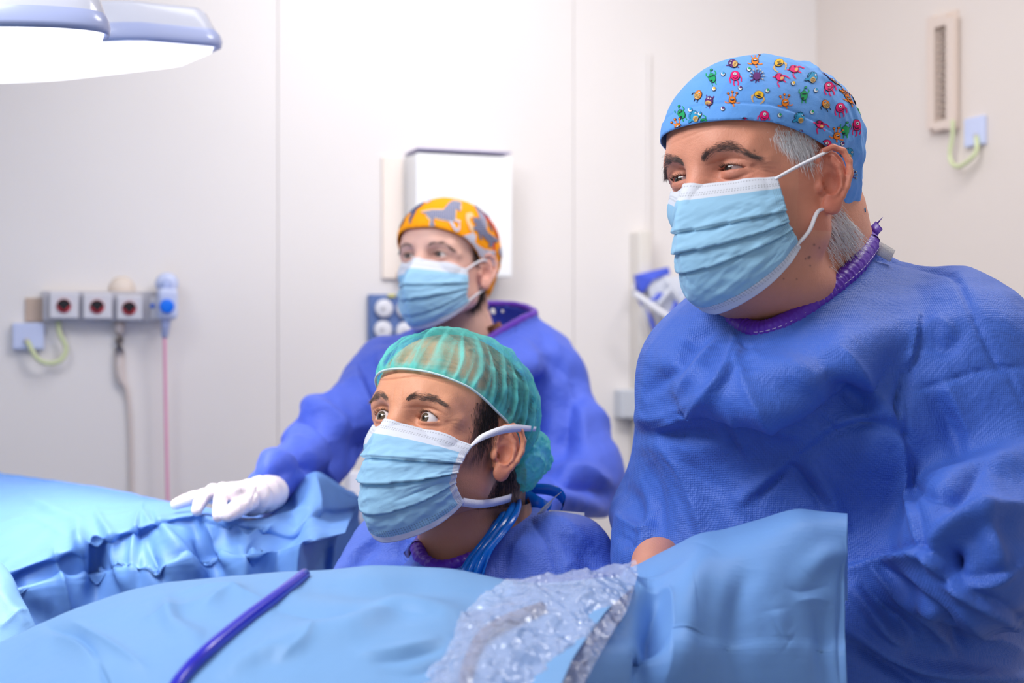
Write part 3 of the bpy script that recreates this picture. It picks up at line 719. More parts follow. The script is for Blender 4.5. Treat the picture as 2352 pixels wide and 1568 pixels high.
# ---- surgical lamps
m_lamp = mat('lamp_shell', (214, 216, 230), rough=.18, spec=.6, coat=.4)
m_emit = mat('lamp_glass', (255, 255, 255), rough=.2, emit=1.25, emitcol=(1, 1, 1, 1), var=0)
m_rim = mat('lamp_rim', (176, 186, 226), rough=.25, coat=.3)
def hexlamp(cx, cz, cy, rx, ry, n, sq, th, tilt, name, lab, rot=0, steps=56):
    """polygonal lamp head: lofted rings, glass facing down"""
    e = empty(name, (cx, cy, cz), lab, 'surgical lamp'); up = np.array([0, math.sin(tilt[0]), 1.]); up[0] = -math.sin(tilt[1]); up /= np.linalg.norm(up)
    X = np.array([1, 0, 0])-up*up[0]; X /= np.linalg.norm(X); Y = np.cross(up, X)
    th_ = np.arange(steps)/steps*2*math.pi+rot
    pr = math.cos(math.pi/n)/np.cos((th_-rot+math.pi/n) % (2*math.pi/n)-math.pi/n); pr = sq*pr+(1-sq)
    def ring(k, z): return [np.array([cx, cy, cz])+k*pr[i]*(rx*math.cos(th_[i])*X+ry*math.sin(th_[i])*Y)+up*z for i in range(steps)]
    def lathe(prof, m, nm, capa=True, capb=True):
        V = sum([ring(k, z) for k, z in prof], []); n_ = len(prof)
        f = [(a*steps+i, a*steps+(i+1) % steps, (a+1)*steps+(i+1) % steps, (a+1)*steps+i) for a in range(n_-1) for i in range(steps)]
        if capa: f.append(tuple(range(steps))[::-1])
        if capb: f.append(tuple((n_-1)*steps+i for i in range(steps)))
        return mesh(nm, V, f, m, e)
    lathe([(.955, .004), (.99, .0), (1.0, .010), (.99, .022*th), (.97, .030*th)], m_rim, 'lamp_rim', False, False)
    lathe([(.97, .030*th), (.965, .034*th), (.93, .058*th), (.90, .066*th), (.4, .075*th)], m_lamp, 'lamp_shell', False, True)
    lathe([(.957, .004), (.94, -.006), (.7, -.010), (.3, -.012)], m_emit, 'lamp_glass')
    c = np.array([cx, cy, cz]); mesh('yoke', *tube([c+up*.07*th, c+up*.2, c+up*.3+X*(-.1), (cx-.3, cy+.1, 2.6), (cx-.35, cy+.15, H_)], .025, 14), m_lamp, e)
    return e, c, up
l2 = hexlamp(-.79, 1.866, 2.28, .335, .12, 8, 1, 1.0, (.03, .07), 'surgical_lamp', 'large faceted surgical lamp head, the further one at top left', rot=.32)
l1 = hexlamp(-.73, 1.812, 1.86, .205, .075, 12, .0, .95, (.02, .04), 'surgical_lamp', 'rounded surgical lamp head nearest the camera at top left corner')
for (e, c, up), en, sz in ((l2, 3, .3), (l1, 1.5, .16)):
    a_ = area('lamp_light', tuple(c-up*.03), tuple(c-up), sz, en, (.95, .97, 1), spread=90)
# ---------------------------------------------------------------- people
def prims(p, L, k=.05):
    d = None
    for q in L:
        kk = q[-1] if q[0] in ('c', 'e') and isinstance(q[-1], float) and len(q) in (6, 4) else k
        e = cone(p, q[1], q[2], q[3], q[4]) if q[0] == 'c' else ell(p, q[1], q[2])
        d = e if d is None else smin(d, e, kk)
    return d
def shrink(L, m): return [(q[0], q[1], q[2], max(q[3]-m, .02), max(q[4]-m, .02)) if q[0] == 'c' else (q[0], q[1], tuple(max(x-m, .02) for x in q[2])) for q in L]
def bounds(L, pad=.03):
    lo = np.full(3, 9.); hi = -lo
    for q in L:
        if q[0] == 'c':
            for c, r in ((q[1], q[3]), (q[2], q[4])): lo = np.minimum(lo, np.array(c)-r); hi = np.maximum(hi, np.array(c)+r)
        else: lo = np.minimum(lo, np.array(q[1])-np.array(q[2])); hi = np.maximum(hi, np.array(q[1])+np.array(q[2]))
    return lo-pad, hi+pad
def merge(*parts):
    V = []; Q = []; o = 0
    for v, q in parts: V.append(v); Q.append(q+o); o += len(v)
    return np.concatenate(V), np.concatenate(Q)
def near_dist(V, pts, chunk=4000):
    out = np.empty(len(V)); pts = np.asarray(pts)
    for s in range(0, len(V), chunk): out[s:s+chunk] = np.sqrt(((V[s:s+chunk, None]-pts[None])**2).sum(2)).min(1)
    return out

m_eye = eye_mats()
m_skin = {k: skin_mat('skin_'+k) for k in ('tall', 'seated', 'woman')}
m_brow = mat('hair_grey_brown', (112, 92, 86), rough=.5); m_brow2 = mat('hair_brown_grey', (128, 104, 92), rough=.5); m_dark = mat('hair_dark', (44, 36, 36), rough=.45)
m_whiteh = mat('hair_white', (246, 244, 246), rough=.5)
m_gown = {}
for k, c in (('tall', (66, 108, 206)), ('seated', (82, 114, 214)), ('woman', (80, 108, 224))):
    m_gown[k] = mat('gown_blue_'+k, c, rough=.5, spec=.42, sheen=.06, transl=.10, bumps=(('vor', 520 if k != 'woman' else 300, .0007), ('ridge', 12, .0060), ('noise', 30, .0040)))
m_purple = mat('purple_trim', (92, 40, 176), rough=.4, spec=.4, bumps=(('ridge', 160, .0012),)); m_thread = mat('white_thread', (205, 190, 232), rough=.6)
m_mask = mask_material('mask_blue', (172, 220, 248)); m_maskw = mask_material('mask_white', (240, 243, 252)); m_loop = mat('ear_loop_white', (232, 230, 236), rough=.6, bumps=(('noise', 600, .0005),))

def skin_color(H, V, base, pinks=1.0, stub=0, hairline=None, veins=0):
    q = H.loc(V); c = np.repeat(np.array(gam(*base)[:3])[None], len(V), 0)
    n = pnoise(q*60)*.5+pnoise(q*190)*.35; c = c*(1+.10*n)[:, None]
    red = np.array(gam(206, 92, 76)[:3])
    ear = np.exp(-((np.abs(q[:, 1])-.085)/.013)**2)*(np.abs(q[:, 0]+.014) < .04)*(np.abs(q[:, 2]+.012) < .05)
    c = mix(c, .45*pinks*ear, red)
    c = mix(c, .35*pinks*blob(q, (.11, 0, -.035), (.02, .02, .022)), red)
    c = mix(c, .28*pinks*blob(q, (.065, .05, -.03), (.03, .025, .025)), red)
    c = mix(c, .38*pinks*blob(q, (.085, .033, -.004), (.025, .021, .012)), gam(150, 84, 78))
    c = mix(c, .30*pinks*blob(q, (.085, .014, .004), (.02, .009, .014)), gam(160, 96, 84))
    if stub: 
        s = sst(-.03, -.075, q[:, 2])*sst(-.02, .03, q[:, 0])*sst(-.15, -.12, q[:, 2]); c = mix(c, stub*s, gam(150, 104, 86))
    if hairline is not None:
        hl, colr, amt = hairline; t = hl(q)*(.75+.5*np.clip(pnoise(q*np.array([180, 180, 60])), -1, 1)); c = mix(c, np.clip(t*amt, 0, 1), colr)
    return np.clip(c, 0, 1)

class Person: pass
def build_person(name, H, neck, body, fine_z, base, label, skin, group=None, h=.0013, extra=None, extra_fine=None, root=(0, 0)):
    p = Person(); p.H = H
    p.root = empty('person', (root[0], root[1], 0), label, 'person')
    def full(x):
        d = H.full(x); dn = prims(x, neck, .03); return smin(d, dn, .022*H.s)
    p.fn = full
    lo, hi = H.o-.19*H.s, H.o+.16*H.s
    for q in neck: lo = np.minimum(lo, np.minimum(q[1], q[2] if q[0] == 'c' else q[1])-.09); hi = np.maximum(hi, np.maximum(q[1], q[2] if q[0] == 'c' else q[1])+.09)
    lo[2] = max(lo[2], fine_z)
    V, Q = mesh_sdf(full, lo, hi, h)
    V = smooth(V, Q, 1, .4)
    bl, bh = bounds(body+neck); bh[2] = min(bh[2], fine_z+.03)
    bodyfn = lambda x: prims(x, body+neck, .05)
    V2, Q2 = mesh_sdf(bodyfn, bl, bh, .011, slack=1.9); V2 = smooth(V2, Q2, 1)
    p.V, p.Q, p.V2, p.Q2 = V, Q, V2, Q2
    return p
def finish_body(p, base, m, disp=None, extra=None, **kw):
    V = p.V; Nn = vnormals(V, p.Q)
    if disp is not None: V = V+Nn*disp(p.H.loc(V), V)[:, None]*p.H.s
    parts = [(V, p.Q), (p.V2, p.Q2)]+([extra] if extra else [])
    A, B = merge(*parts); col = skin_color(p.H, A, base, **kw)
    if 'moles' in p.__dict__:
        px = PX(A)
        for mx_, my_, mr_ in p.moles: col = mix(col, .75*np.exp(-(((px-(mx_, my_))**2).sum(1)/mr_**2)), gam(70, 34, 24))
    return mesh('body', A, B, m, p.root, col=col)

def gown_mesh(L, neck_cut, collar, h, folds, k=.05, amp=.004, cr=.010, seed=0, yoke=(.050, .066, .026), yk=.02, zc=None, fr=(5.0, 14.0), hem=None, fs=1.9, extra=None, noisefn=None, hi_pad=.03):
    """neck_cut: list of prims carved out; collar: closed 3D line whose tube is part of the cloth"""
    cc = np.vstack([collar, collar[:1]]); ctr = collar.mean(0); YK = []
    for c_ in collar:
        o_ = c_-ctr; o_[2] = 0; o_ /= np.linalg.norm(o_); YK.append(('c', c_-ZU*.010, c_+o_*yoke[0]-ZU*yoke[1], .003, yoke[2]))
    def fn(x):
        d = prims(x, L, k)
        ym = np.abs(x-ctr).max(1) < .24
        if ym.any(): d[ym] = smin(d[ym], prims(x[ym], YK, .010), yk)
        if neck_cut: d = smax(d, -prims(x, neck_cut, .02), .006)
        lo, hi = cc.min(0)-.06, cc.max(0)+.06; m = ((x > lo) & (x < hi)).all(1)
        if m.any():
            d[m] = smin(d[m], chain(x[m], list(cc), [cr]*len(cc), .006), .016)
        if hem is not None: d = smax(d, hem-x[:, 2], .01)
        return d
    lo, hi = bounds(L, hi_pad); hi = np.maximum(hi, cc.max(0)+.03)
    V, Q = mesh_sdf(fn, lo, hi, h, slack=1.7); V, Q = biggest(V, Q); V = smooth(V, Q, 1)
    Nn = vnormals(V, Q)
    q = V*np.array([1, 1, 1.0])
    wv = np.stack([pnoise(V*3+seed), pnoise(V*3+seed+9), pnoise(V*3+seed+31)], 1)*.35
    n = ridged(V*fr[0]+wv*1.2+seed, 2)-.6; n2 = ridged(V*fr[1]+wv*2+seed*3, 2)-.6
    dsp = n*amp*1.6+n2*amp*.55
    dsp = dsp*sst(.015, .06, near_dist(V, collar)) if zc is None else dsp*zc(V)
    V = V+Nn*dsp[:, None]
    V = fold(V, Q, [(f_[0], f_[1], f_[2]*fs)+tuple(f_[3:]) for f_ in folds]); V = smooth(V, Q, 1, .5)
    return V, Q, fn
def collar_band(parent, collar, r, name='collar_trim', flat=.75, thread=True, fnout=None):
    c = np.vstack([collar, collar[:1]]); ctr = collar.mean(0)
    v, f = tube(c, r, 14, cap=False); V = np.array(v); n = 14; m = len(V)//n; V = V.reshape(m, n, 3); cen = V.mean(1, keepdims=True)
    t = np.linspace(0, 400, m); V = cen+(V-cen)*(1+.06*np.sin(t*5.1)[:, None, None]*(.5+.5*np.sin(t*.7))[:, None, None])
    o = mesh(name, V.reshape(-1, 3), f, m_purple, parent)
    if thread:
        cen = cen[:, 0]; out = cen-ctr; out[:, 2] = 0; out /= np.linalg.norm(out, axis=1)[:, None]; out = out+np.array([0, -.55, -.15]); out /= np.linalg.norm(out, axis=1)[:, None]
        line = cen+out*(r*1.03); seg = []; L = np.r_[0, np.cumsum(np.linalg.norm(np.diff(line, axis=0), axis=1))]; tot = L[-1]; x = 0
        while x < tot-.006:
            pts = [np.array([np.interp(x+dx, L, line[:, c_]) for c_ in range(3)]) for dx in (0, .002, .0045)]
            seg.append(tube(pts, .0005, 5, smoothn=2)); x += .0068
        V2, F2, _ = join(*seg); s = mesh('stitching', V2, F2, m_thread, o); s['kind'] = 'stuff'
    return o

# cap shells ---------------------------------------------------------------
def cap_mesh(H, shape, edge, h, top=.12, wr=.002, seed=0, pads=(.20, .17), dispfn=None, ext=None):
    def fn(x):
        q = H.loc(x); d = shape(q)
        if ext: d = ext(x, d)
        e = edge(q)-q[:, 2]
        return smax(d, e, .002)*H.s
    lo, hi = H.o-pads[0]*H.s, H.o+pads[1]*H.s
    V, Q = mesh_sdf(fn, lo, hi, h); V = smooth(V, Q, 1, .4)
    q = H.loc(V); keep = (q[:, 2]-edge(q)) > .0012
    V, Q, _ = keep_faces(V, Q, keep); rv = rim_verts(Q, len(V)); qr = H.loc(V[rv]); qr[:, 2] = edge(qr)+.0006; V[rv] = H.wld(qr); Nn = vnormals(V, Q); q = H.loc(V)
    if dispfn is not None: V = V+Nn*dispfn(q, V)[:, None]*H.s
    return V, Q
class Decal:
    def __init__(s, V, Q, from_pt): s.b = BVHTree.FromPolygons([tuple(x) for x in V], [tuple(int(i) for i in q) for q in Q]); s.o = np.asarray(from_pt, float); s.V = []; s.F = []; s.M = []
    def frame(s, aim, up=(0, 0, 1)):
        d = np.asarray(aim)-s.o; d /= np.linalg.norm(d); r = np.cross(d, up); r /= np.linalg.norm(r); u = np.cross(r, d); s.c = (np.asarray(aim, float), r, u)
    def hit(s, x, y, off):
        c, r, u = s.c; p = c+r*x+u*y; d = p-s.o; d /= np.linalg.norm(d); h = s.b.ray_cast(Vector(s.o), Vector(d))
        if h[0] is None: return None
        n = np.array(h[1]); n = n if n@d < 0 else -n
        if n@d > -.12: return None
        return np.array(h[0])+n*off
    def grid(s, rows, mi, off):
        """rows: equal-length lists of (x,y)"""
        P_ = [[s.hit(x, y, off) for x, y in r] for r in rows]; n = len(rows[0]); base = len(s.V); ok = {}
        for i, r in enumerate(P_):
            for j, q in enumerate(r):
                if q is not None: ok[i, j] = len(s.V); s.V.append(q)
        for i in range(len(rows)-1):
            for j in range(n-1):
                k = [(i, j), (i, j+1), (i+1, j+1), (i+1, j)]
                if all(a in ok for a in k):
                    s.F.append([ok[a] for a in k]); s.M.append(mi)
    def ellipse(s, x, y, a, b, rot, mi, off, n=16, poly=None):
        c, sn = math.cos(rot), math.sin(rot); rows = []
        for k in (.02, .5, 1.0):
            r = []
            for i in range(n+1):
                t = 2*math.pi*i/n; m = 1 if poly is None else poly(t); ex, ey = a*k*m*math.cos(t), b*k*m*math.sin(t); r.append((x+ex*c-ey*sn, y+ex*sn+ey*c))
            rows.append(r)
        s.grid(rows, mi, off)
    def line(s, pts, w, mi, off):
        pts = curve2(np.array(pts, float), 4); T = np.gradient(pts, axis=0); T /= np.linalg.norm(T, axis=1)[:, None]+1e-9; N_ = np.stack([-T[:, 1], T[:, 0]], 1)
        s.grid([[tuple(a) for a in pts+N_*w/2], [tuple(a) for a in pts-N_*w/2]], mi, off)
def inpoly(x, y, pl):
    r = np.zeros(len(x), bool); n = len(pl)
    for i in range(n):
        (x1, y1), (x2, y2) = pl[i], pl[(i+1) % n]; c = ((y1 > y) != (y2 > y)) & (x < (x2-x1)*(y-y1)/((y2-y1)+1e-12)+x1); r ^= c
    return r

# ================================================================= the tall man
HA = Head((.2654, 1.543, 1.594), 48.9, .6, 4.5, 1.06, fat=.75, lid=.34, look=(-.12, -.02))
neckA = [('c', P(1845, 540, 1.60), P(1862, 760, 1.66), .066, .082), ('e', P(1772, 655, 1.545), (.070, .07, .045)), ('c', P(1880, 480, 1.62), P(1895, 640, 1.66), .050, .062), ('e', P(1755, 722, 1.60), (.045, .06, .03))]
bodyA = [('c', P(1612, 942, 1.80), P(2205, 830, 1.57), .062, .084), ('e', P(1868, 1060, 1.70), (.212, .15, .27)), ('e', P(1860, 1420, 1.68), (.212, .19, .30)),
         ('c', P(2225, 850, 1.54), P(2350, 1200, 1.50), .083, .078), ('c', P(2350, 1220, 1.50), P(1890, 1430, 1.50), .080, .045),
         ('c', P(1590, 955, 1.80), P(1512, 1180, 1.80), .064, .048), ('c', P(1506, 1190, 1.80), P(1492, 1292, 1.60), .046, .032),
         ('c', P(1880, 880, 1.71), P(1880, 960, 1.72), .12, .14), ('c', P(1800, 1500, 1.7), P(1740, 2700, 1.72), .12, .06), ('c', P(1900, 1500, 1.66), P(1960, 2700, 1.66), .12, .06)]
rootA = (.36, 1.68)
for sx, d in ((1735, 1.74), (1965, 1.66)):
    q = P(sx, 784, d); bodyA += [('c', np.array([q[0], d, .75]), np.array([q[0]-.02, d, .09]), .075, .05), ('c', np.array([q[0]-.02, d, .05]), np.array([q[0]-.14, d-.10, .042]), .045, .04)]
pA = build_person('tall', HA, neckA, [q for q in shrink(bodyA, .026)], P(0, 770, 1.6)[2]-.035, None, 'tall man in patterned blue cap, face mask and royal blue gown standing at right', None, h=.0013, root=rootA)
pA.moles = [(1870, 562, 2.5), (1882, 569, 2), (1911, 561, 2.5), (1860, 590, 2.5), (1857, 592, 3), (1850, 594, 2), (1861, 610, 2), (1830, 641, 2), (1790, 541, 4), (1939, 582, 2), (1906, 613, 1.6), (1733, 346, 2.5), (1800, 640, 1.8)]
def dispA(q, V):
    d = np.zeros(len(q)); y = np.abs(q[:, 1]); e = EYE
    x = y-e[1]; z = q[:, 2]
    fr = q[:, 0] > .05
    d -= .0011*np.exp(-((z-(.0088-(x/.02)**2*.004))/.0012)**2)*np.exp(-(x/.018)**4)*fr                 # lid crease
    for k, (z0, am) in enumerate(((-.0105, .0011), (-.0165, .0007))):
        d -= am*np.exp(-((z-(z0+(x/.02)**2*.005))/.0014)**2)*np.exp(-(x/.019)**4)*fr                      # bags
    for k in range(4):                                                                                    # smile lines
        a = math.radians(24-16*k); dx = x-.0175; dz = z+.001; t = dx*math.cos(a)+dz*math.sin(a); s = -dx*math.sin(a)+dz*math.cos(a)
        d -= .0009*np.exp(-(s/.0010)**2)*sst(0, .004, t)*sst(.022, .010, t)*fr
    d += .0022*np.exp(-((z+.0075)/.006)**2)*np.exp(-(x/.017)**4)*fr
    for k, z0 in enumerate((.036, .046)): d -= .0004*np.exp(-((z-z0-.002*np.sin(q[:, 1]*60+k))/.0013)**2)*fr*(y < .05)
    d += pnoise(q*320)*.00012+pnoise(q*110)*.0002
    return d
# hand of the tall man's right arm, mostly behind the drape
def hand_sdf(x, wrist, knuck, tips, rw, rp, rf, thumb):
    d = cone(x, wrist, sum(knuck)/len(knuck), rw, rp)
    for k in knuck: d = smin(d, cone(x, wrist+(k-wrist)*.35, k, rw*.5, rf*1.15), .012)
    for k, ch in zip(knuck, tips): d = smin(d, chain(x, [k]+list(ch), [rf*1.15, rf, rf*.95, rf*.82][:len(ch)+1], .002), .004)
    d = smin(d, chain(x, thumb, [rf*1.35, rf*1.2, rf*1.05, rf*.9][:len(thumb)], .003), .008)
    return d
wA = P(1508, 1312, 1.55); kn = [P(1490+i*14, 1352, 1.50-.006*i) for i in range(4)]
kn = [P(1478, 1320, 1.49), P(1492, 1332, 1.475), P(1508, 1342, 1.465), P(1524, 1348, 1.465)]
tp = [(k+np.array([.004, -.022, -.022]), k+np.array([.008, -.03, -.044]), k+np.array([.010, -.028, -.06])) for k in kn]
hA = mesh_sdf(lambda x: hand_sdf(x, P(1512, 1296, 1.56), kn, tp, .030, .024, .0088, [P(1500, 1310, 1.53), P(1545, 1345, 1.52), P(1560, 1380, 1.50), P(1562, 1410, 1.49)]), P(1430, 1260, 1.6), P(1620, 1500, 1.40)[[0, 1, 2]]*np.array([1, 1, 1]), .003) if False else None
def bbox_of(pts, pad=.04): a = np.array(pts); return a.min(0)-pad, a.max(0)+pad
thA = [P(1500, 1310, 1.53), P(1545, 1345, 1.52), P(1560, 1380, 1.50), P(1562, 1410, 1.49)]
lo, hi = bbox_of(kn+[q for t in tp for q in t]+thA+[P(1512, 1296, 1.56)])
hA = mesh_sdf(lambda x: hand_sdf(x, P(1512, 1296, 1.56), kn, tp, .030, .024, .0088, thA), lo, hi, .0025)
def make_hand(w, fwd, up, side, s=1.0, h=.0025):
    fwd = np.array(fwd, float); fwd /= np.linalg.norm(fwd); up = np.array(up, float); up -= fwd*(up@fwd); up /= np.linalg.norm(up); r = np.cross(fwd, up)*side; w = np.array(w, float)
    Lk = lambda a, b, c: w+s*(fwd*a+r*b+up*c)
    kn = [Lk(.088, -.030+.020*i, .004-.002*abs(i-1.5)) for i in range(4)]; fl = [.072, .082, .077, .060]
    tips = [(k+s*(fwd*l*.42+up*-.010), k+s*(fwd*l*.72+up*-.028), k+s*(fwd*l*.82+up*-.048)) for k, l in zip(kn, fl)]
    th = [Lk(.03, -.03, -.006), Lk(.06, -.05, -.018), Lk(.088, -.058, -.03), Lk(.105, -.052, -.042)]
    fn = lambda x: hand_sdf(x, w, kn, tips, .029*s, .024*s, .0088*s, th)
    lo, hi = bbox_of(kn+[q for t in tips for q in t]+th+[w]); return mesh_sdf(fn, lo, hi, h)
hA = merge(hA, make_hand(P(1862, 1440, 1.50), (-1, -.35, -.1), ZU, -1, 1.05, .003))
bA = finish_body(pA, (222, 150, 122), m_skin['tall'], dispA, extra=hA, pinks=1.0, stub=.25)

for sd in (1, -1): eyeball(HA, sd, (-.20, .02), (62, 46, 40), pA.root, m_eye, white=(160, 132, 130))
build_brow(HA, pA.fn, [(.096, .010, .0115), (.095, .022, .0150), (.086, .040, .0180), (.070, .057, .0085)], 1150, .0085, .00018, m_brow, pA.root, 1, 3, spread=.0074)
build_brow(HA, pA.fn, [(.096, .010, .0115), (.095, .022, .0150), (.086, .040, .0180), (.070, .057, .0085)], 1150, .0095, .00018, m_brow, pA.root, -1, 4, spread=.0074)
for sd in (1, -1): build_lashes(HA, m_dark, pA.root, sd, 5, .35)

# cap
def shapeA(q):
    x = HA.sym(q); d = HA.cranium(q)-.0052
    d = smin(d, ell(x, (-.046, 0, .045), (.092, .078, .078)), .02)
    d = smin(d, ell(x, (-.088, 0, -.005), (.045, .05, .058)), .03)
    return d
def edgeA(q):
    f = q[:, 0]; return np.interp(f, [-.15, -.10, -.075, -.05, -.02, .02, .06, .10, .12], [-.062, -.06, -.045, -.012, .018, .030, .040, .0445, .046])-.0
def dispCapA(q, V):
    e = q[:, 2]-edgeA(q); d = .0013*sst(.019, .0165, e)
    n = ridged(q*np.array([22, 22, 16])+4, 2)-.6; a = sst(.02, -.06, q[:, 0]); d += n*.006*a+n*.0016
    d += .0025*(ridged(q*40+1, 2)-.6)*a
    d -= .0012*np.exp(-((e-.0185)/.0016)**2); d -= .0006*np.exp(-((q[:, 1]-.018)/.0009)**2)
    return d
VcA, QcA = cap_mesh(HA, shapeA, edgeA, .0017, dispfn=dispCapA)
m_capA = mat('cap_blue_cotton', (104, 164, 236), rough=.75, spec=.2, sheen=.1, bumps=(('noise', 1200, .0003), ('noise', 60, .0012)))
capA = mesh('scrub_cap', VcA, QcA, m_capA, pA.root); capA.modifiers.new('thickness', 'SOLIDIFY').thickness = .001
PC = {'line': (36, 34, 58), 'pink': (232, 26, 112), 'orange': (244, 132, 30), 'yellow': (238, 186, 44), 'green': (34, 160, 96), 'purple': (98, 40, 110), 'teal': (44, 150, 196), 'tan': (224, 178, 104), 'white': (238, 240, 246)}
pcn = list(PC); m_print = [mat('print_'+k, PC[k], rough=.75, spec=.2) for k in pcn]; ci = {k: i for i, k in enumerate(pcn)}
dk = Decal(VcA, QcA, CAM)
def creature(dk, aim, kind, s=1.0, rot=0.0):
    dk.frame(aim); R_ = lambda x, y: ((x*math.cos(rot)-y*math.sin(rot))*s, (x*math.sin(rot)+y*math.cos(rot))*s); mm = .001
    def L(pts, w, c, o=.00045): dk.line([R_(x*mm, y*mm) for x, y in pts], w*mm*s, ci[c], o)
    def E_(x, y, a, b, c, o=.0006, r=0, poly=None): X, Y = R_(x*mm, y*mm); dk.ellipse(X, Y, a*mm*s, b*mm*s, rot+r, ci[c], o, poly=poly)
    def body(x, y, a, b, c, poly=None, r=0): E_(x, y, a+.45, b+.45, 'line', .0006, r, poly); E_(x, y, a, b, c, .0009, r, poly)
    def eye(x, y, r=1.1): E_(x, y, r+.3, r+.3, 'line', .0011); E_(x, y, r, r, 'white', .0013); E_(x, y-.2, r*.45, r*.45, 'line', .0015)
    if kind == 'round':
        for a, b in ((-5, -3), (5, -3)): L([(a*.6, 2), (a*1.2, 0), (a*1.15, -5)], 1.3, 'pink'); L([(a*.35, -3), (a*.5, -6), (a*.35, -8.5)], 1.3, 'pink')
        body(0, 2, 4.8, 5, 'pink'); eye(0, 3.4, 1.6); L([(-2.6, 0), (0, -1.4), (2.6, 0)], .8, 'line', .0012)
    elif kind == 'star':
        for x, y in ((-4.5, 8), (0, 9.5), (4.8, 8)): L([(x*.3, 2), (x*.8, 6), (x, y-1)], .9, 'orange'); body(x, y, 1.1, .9, 'orange')
        L([(-2, -1), (-5, -2), (-8, -.6)], 1.2, 'orange'); L([(2, -1), (5, -2.5), (8, -2.2)], 1.2, 'orange'); L([(0, -2), (1, -4), (1.6, -6)], 1.6, 'orange')
        body(0, .8, 3.6, 3.8, 'orange'); E_(0, 1.2, 2.4, 1.1, 'line', .0012); E_(0, 1.4, 1.8, .35, 'white', .0014)
    elif kind == 'crawler':
        for a in (-1, 1):
            for k in range(3): L([(a*2, 1), (a*(5+k*1.2), 1.5-k*1.4), (a*(6.6-k*1.4), -5-k*1.1)], .9, 'tan')
        body(0, 2, 4.8, 3.8, 'yellow'); E_(0, 0, 3, .9, 'line', .0012); L([(-2, 3), (2, 3)], .4, 'line', .0012); L([(-1.6, 2), (1.6, 2)], .4, 'line', .0012)
    elif kind == 'bean':
        L([(0, 4), (.3, 7), (1.6, 8.6)], .9, 'green'); body(1.8, 8.6, 1.2, .9, 'green')
        for a in (-1, 1): L([(a*3, 2), (a*5.2, 4), (a*4.6, 7)], 1.1, 'green'); L([(a*1.8, -4), (a*2, -8)], 1.1, 'green')
        body(0, 0, 3.6, 5, 'green'); L([(-2.4, 1.6), (2.4, 1.6)], .9, 'line', .0012); E_(-1.6, -3, 1.2, 1.0, 'line', .0012)
    elif kind == 'spiky':
        for k in range(8):
            t = math.radians(-30+k*30); L([(2*math.cos(t), 2*math.sin(t)), (7*math.cos(t), 7*math.sin(t))], .7, 'purple'); eye(7*math.cos(t), 7*math.sin(t), .8)
        L([(-2, -2), (-5, -4), (-7, -4)], 1.6, 'purple'); L([(0, -3), (-1.5, -7)], 1.2, 'purple'); L([(2, -3), (1.8, -6)], 1.2, 'purple')
        body(0, 0, 4, 4, 'purple', poly=lambda t: 1+.10*math.cos(7*t))
    elif kind == 'owl':
        for a in (-1, 1): L([(a*1.4, -4), (a*1.8, -7.5)], 1.0, 'purple'); L([(a*3, 3), (a*4.2, 6.4)], 1.2, 'purple')
        body(0, 0, 4, 5.2, 'purple'); E_(0, -2.2, 3.3, 2.6, 'tan', .0012); L([(-2.6, -1.6), (2.6, -1.8)], .4, 'line', .0014); L([(-2.6, -2.8), (2.4, -3)], .4, 'line', .0014); eye(-1.2, 2.6, .8); eye(1.4, 2.6, .8)
    elif kind == 'egg':
        for a in (-1, 1): L([(a*1.4, -4), (a*1.9, -8)], .9, 'line'); 
        L([(-3, 1), (-6, 0), (-6.5, -2.5)], .9, 'line'); body(0, 0, 3.7, 5, 'orange'); E_(-.3, -1.6, 3.3, 3, 'tan', .0012)
        for y in (-.2, -1.5, -2.8): L([(-3, y), (2.6, y)], .45, 'line', .0014)
        eye(.4, 2.8, 1.0)
    elif kind == 'dino':
        body(-4.6, -1.5, 3.6, 1.3, 'teal', r=.5); 
        for k in range(6): t = math.radians(60+k*22); body(4.9*math.cos(t), 1+5.4*math.sin(t), .8, .8, 'teal')
        body(.4, .8, 4.4, 5.2, 'teal', r=-.35); E_(.8, -1.8, 2.7, 3.0, 'tan', .0012)
        for y in (-.8, -2, -3.2): L([(-1.2, y), (2.8, y)], .4, 'line', .0014)
        eye(2.6, 3.6, 1.0)
    elif kind == 'hound':
        L([(-2, -2), (-5, -3), (-6, -8)], 1.3, 'pink'); L([(1, -3), (2.4, -8)], 1.3, 'pink'); L([(3, 0), (6, -2), (8, -7)], 1.3, 'pink'); L([(-3, 3), (-5.5, 5.5)], 1.1, 'pink')
        body(0, .5, 3.6, 5, 'pink', r=.5); E_(.8, -1.8, 2.0, 1.5, 'tan', .0012); E_(2, 1.4, .9, .9, 'line', .0012); L([(-3, 4), (-.5, 4.6)], .6, 'line', .0012)
    elif kind == 'dot':
        body(0, 0, 1.9, 1.9, 'white'); E_(.5, .5, 1.3, 1.2, random.choice(['green', 'teal', 'purple', 'yellow']), .0012)
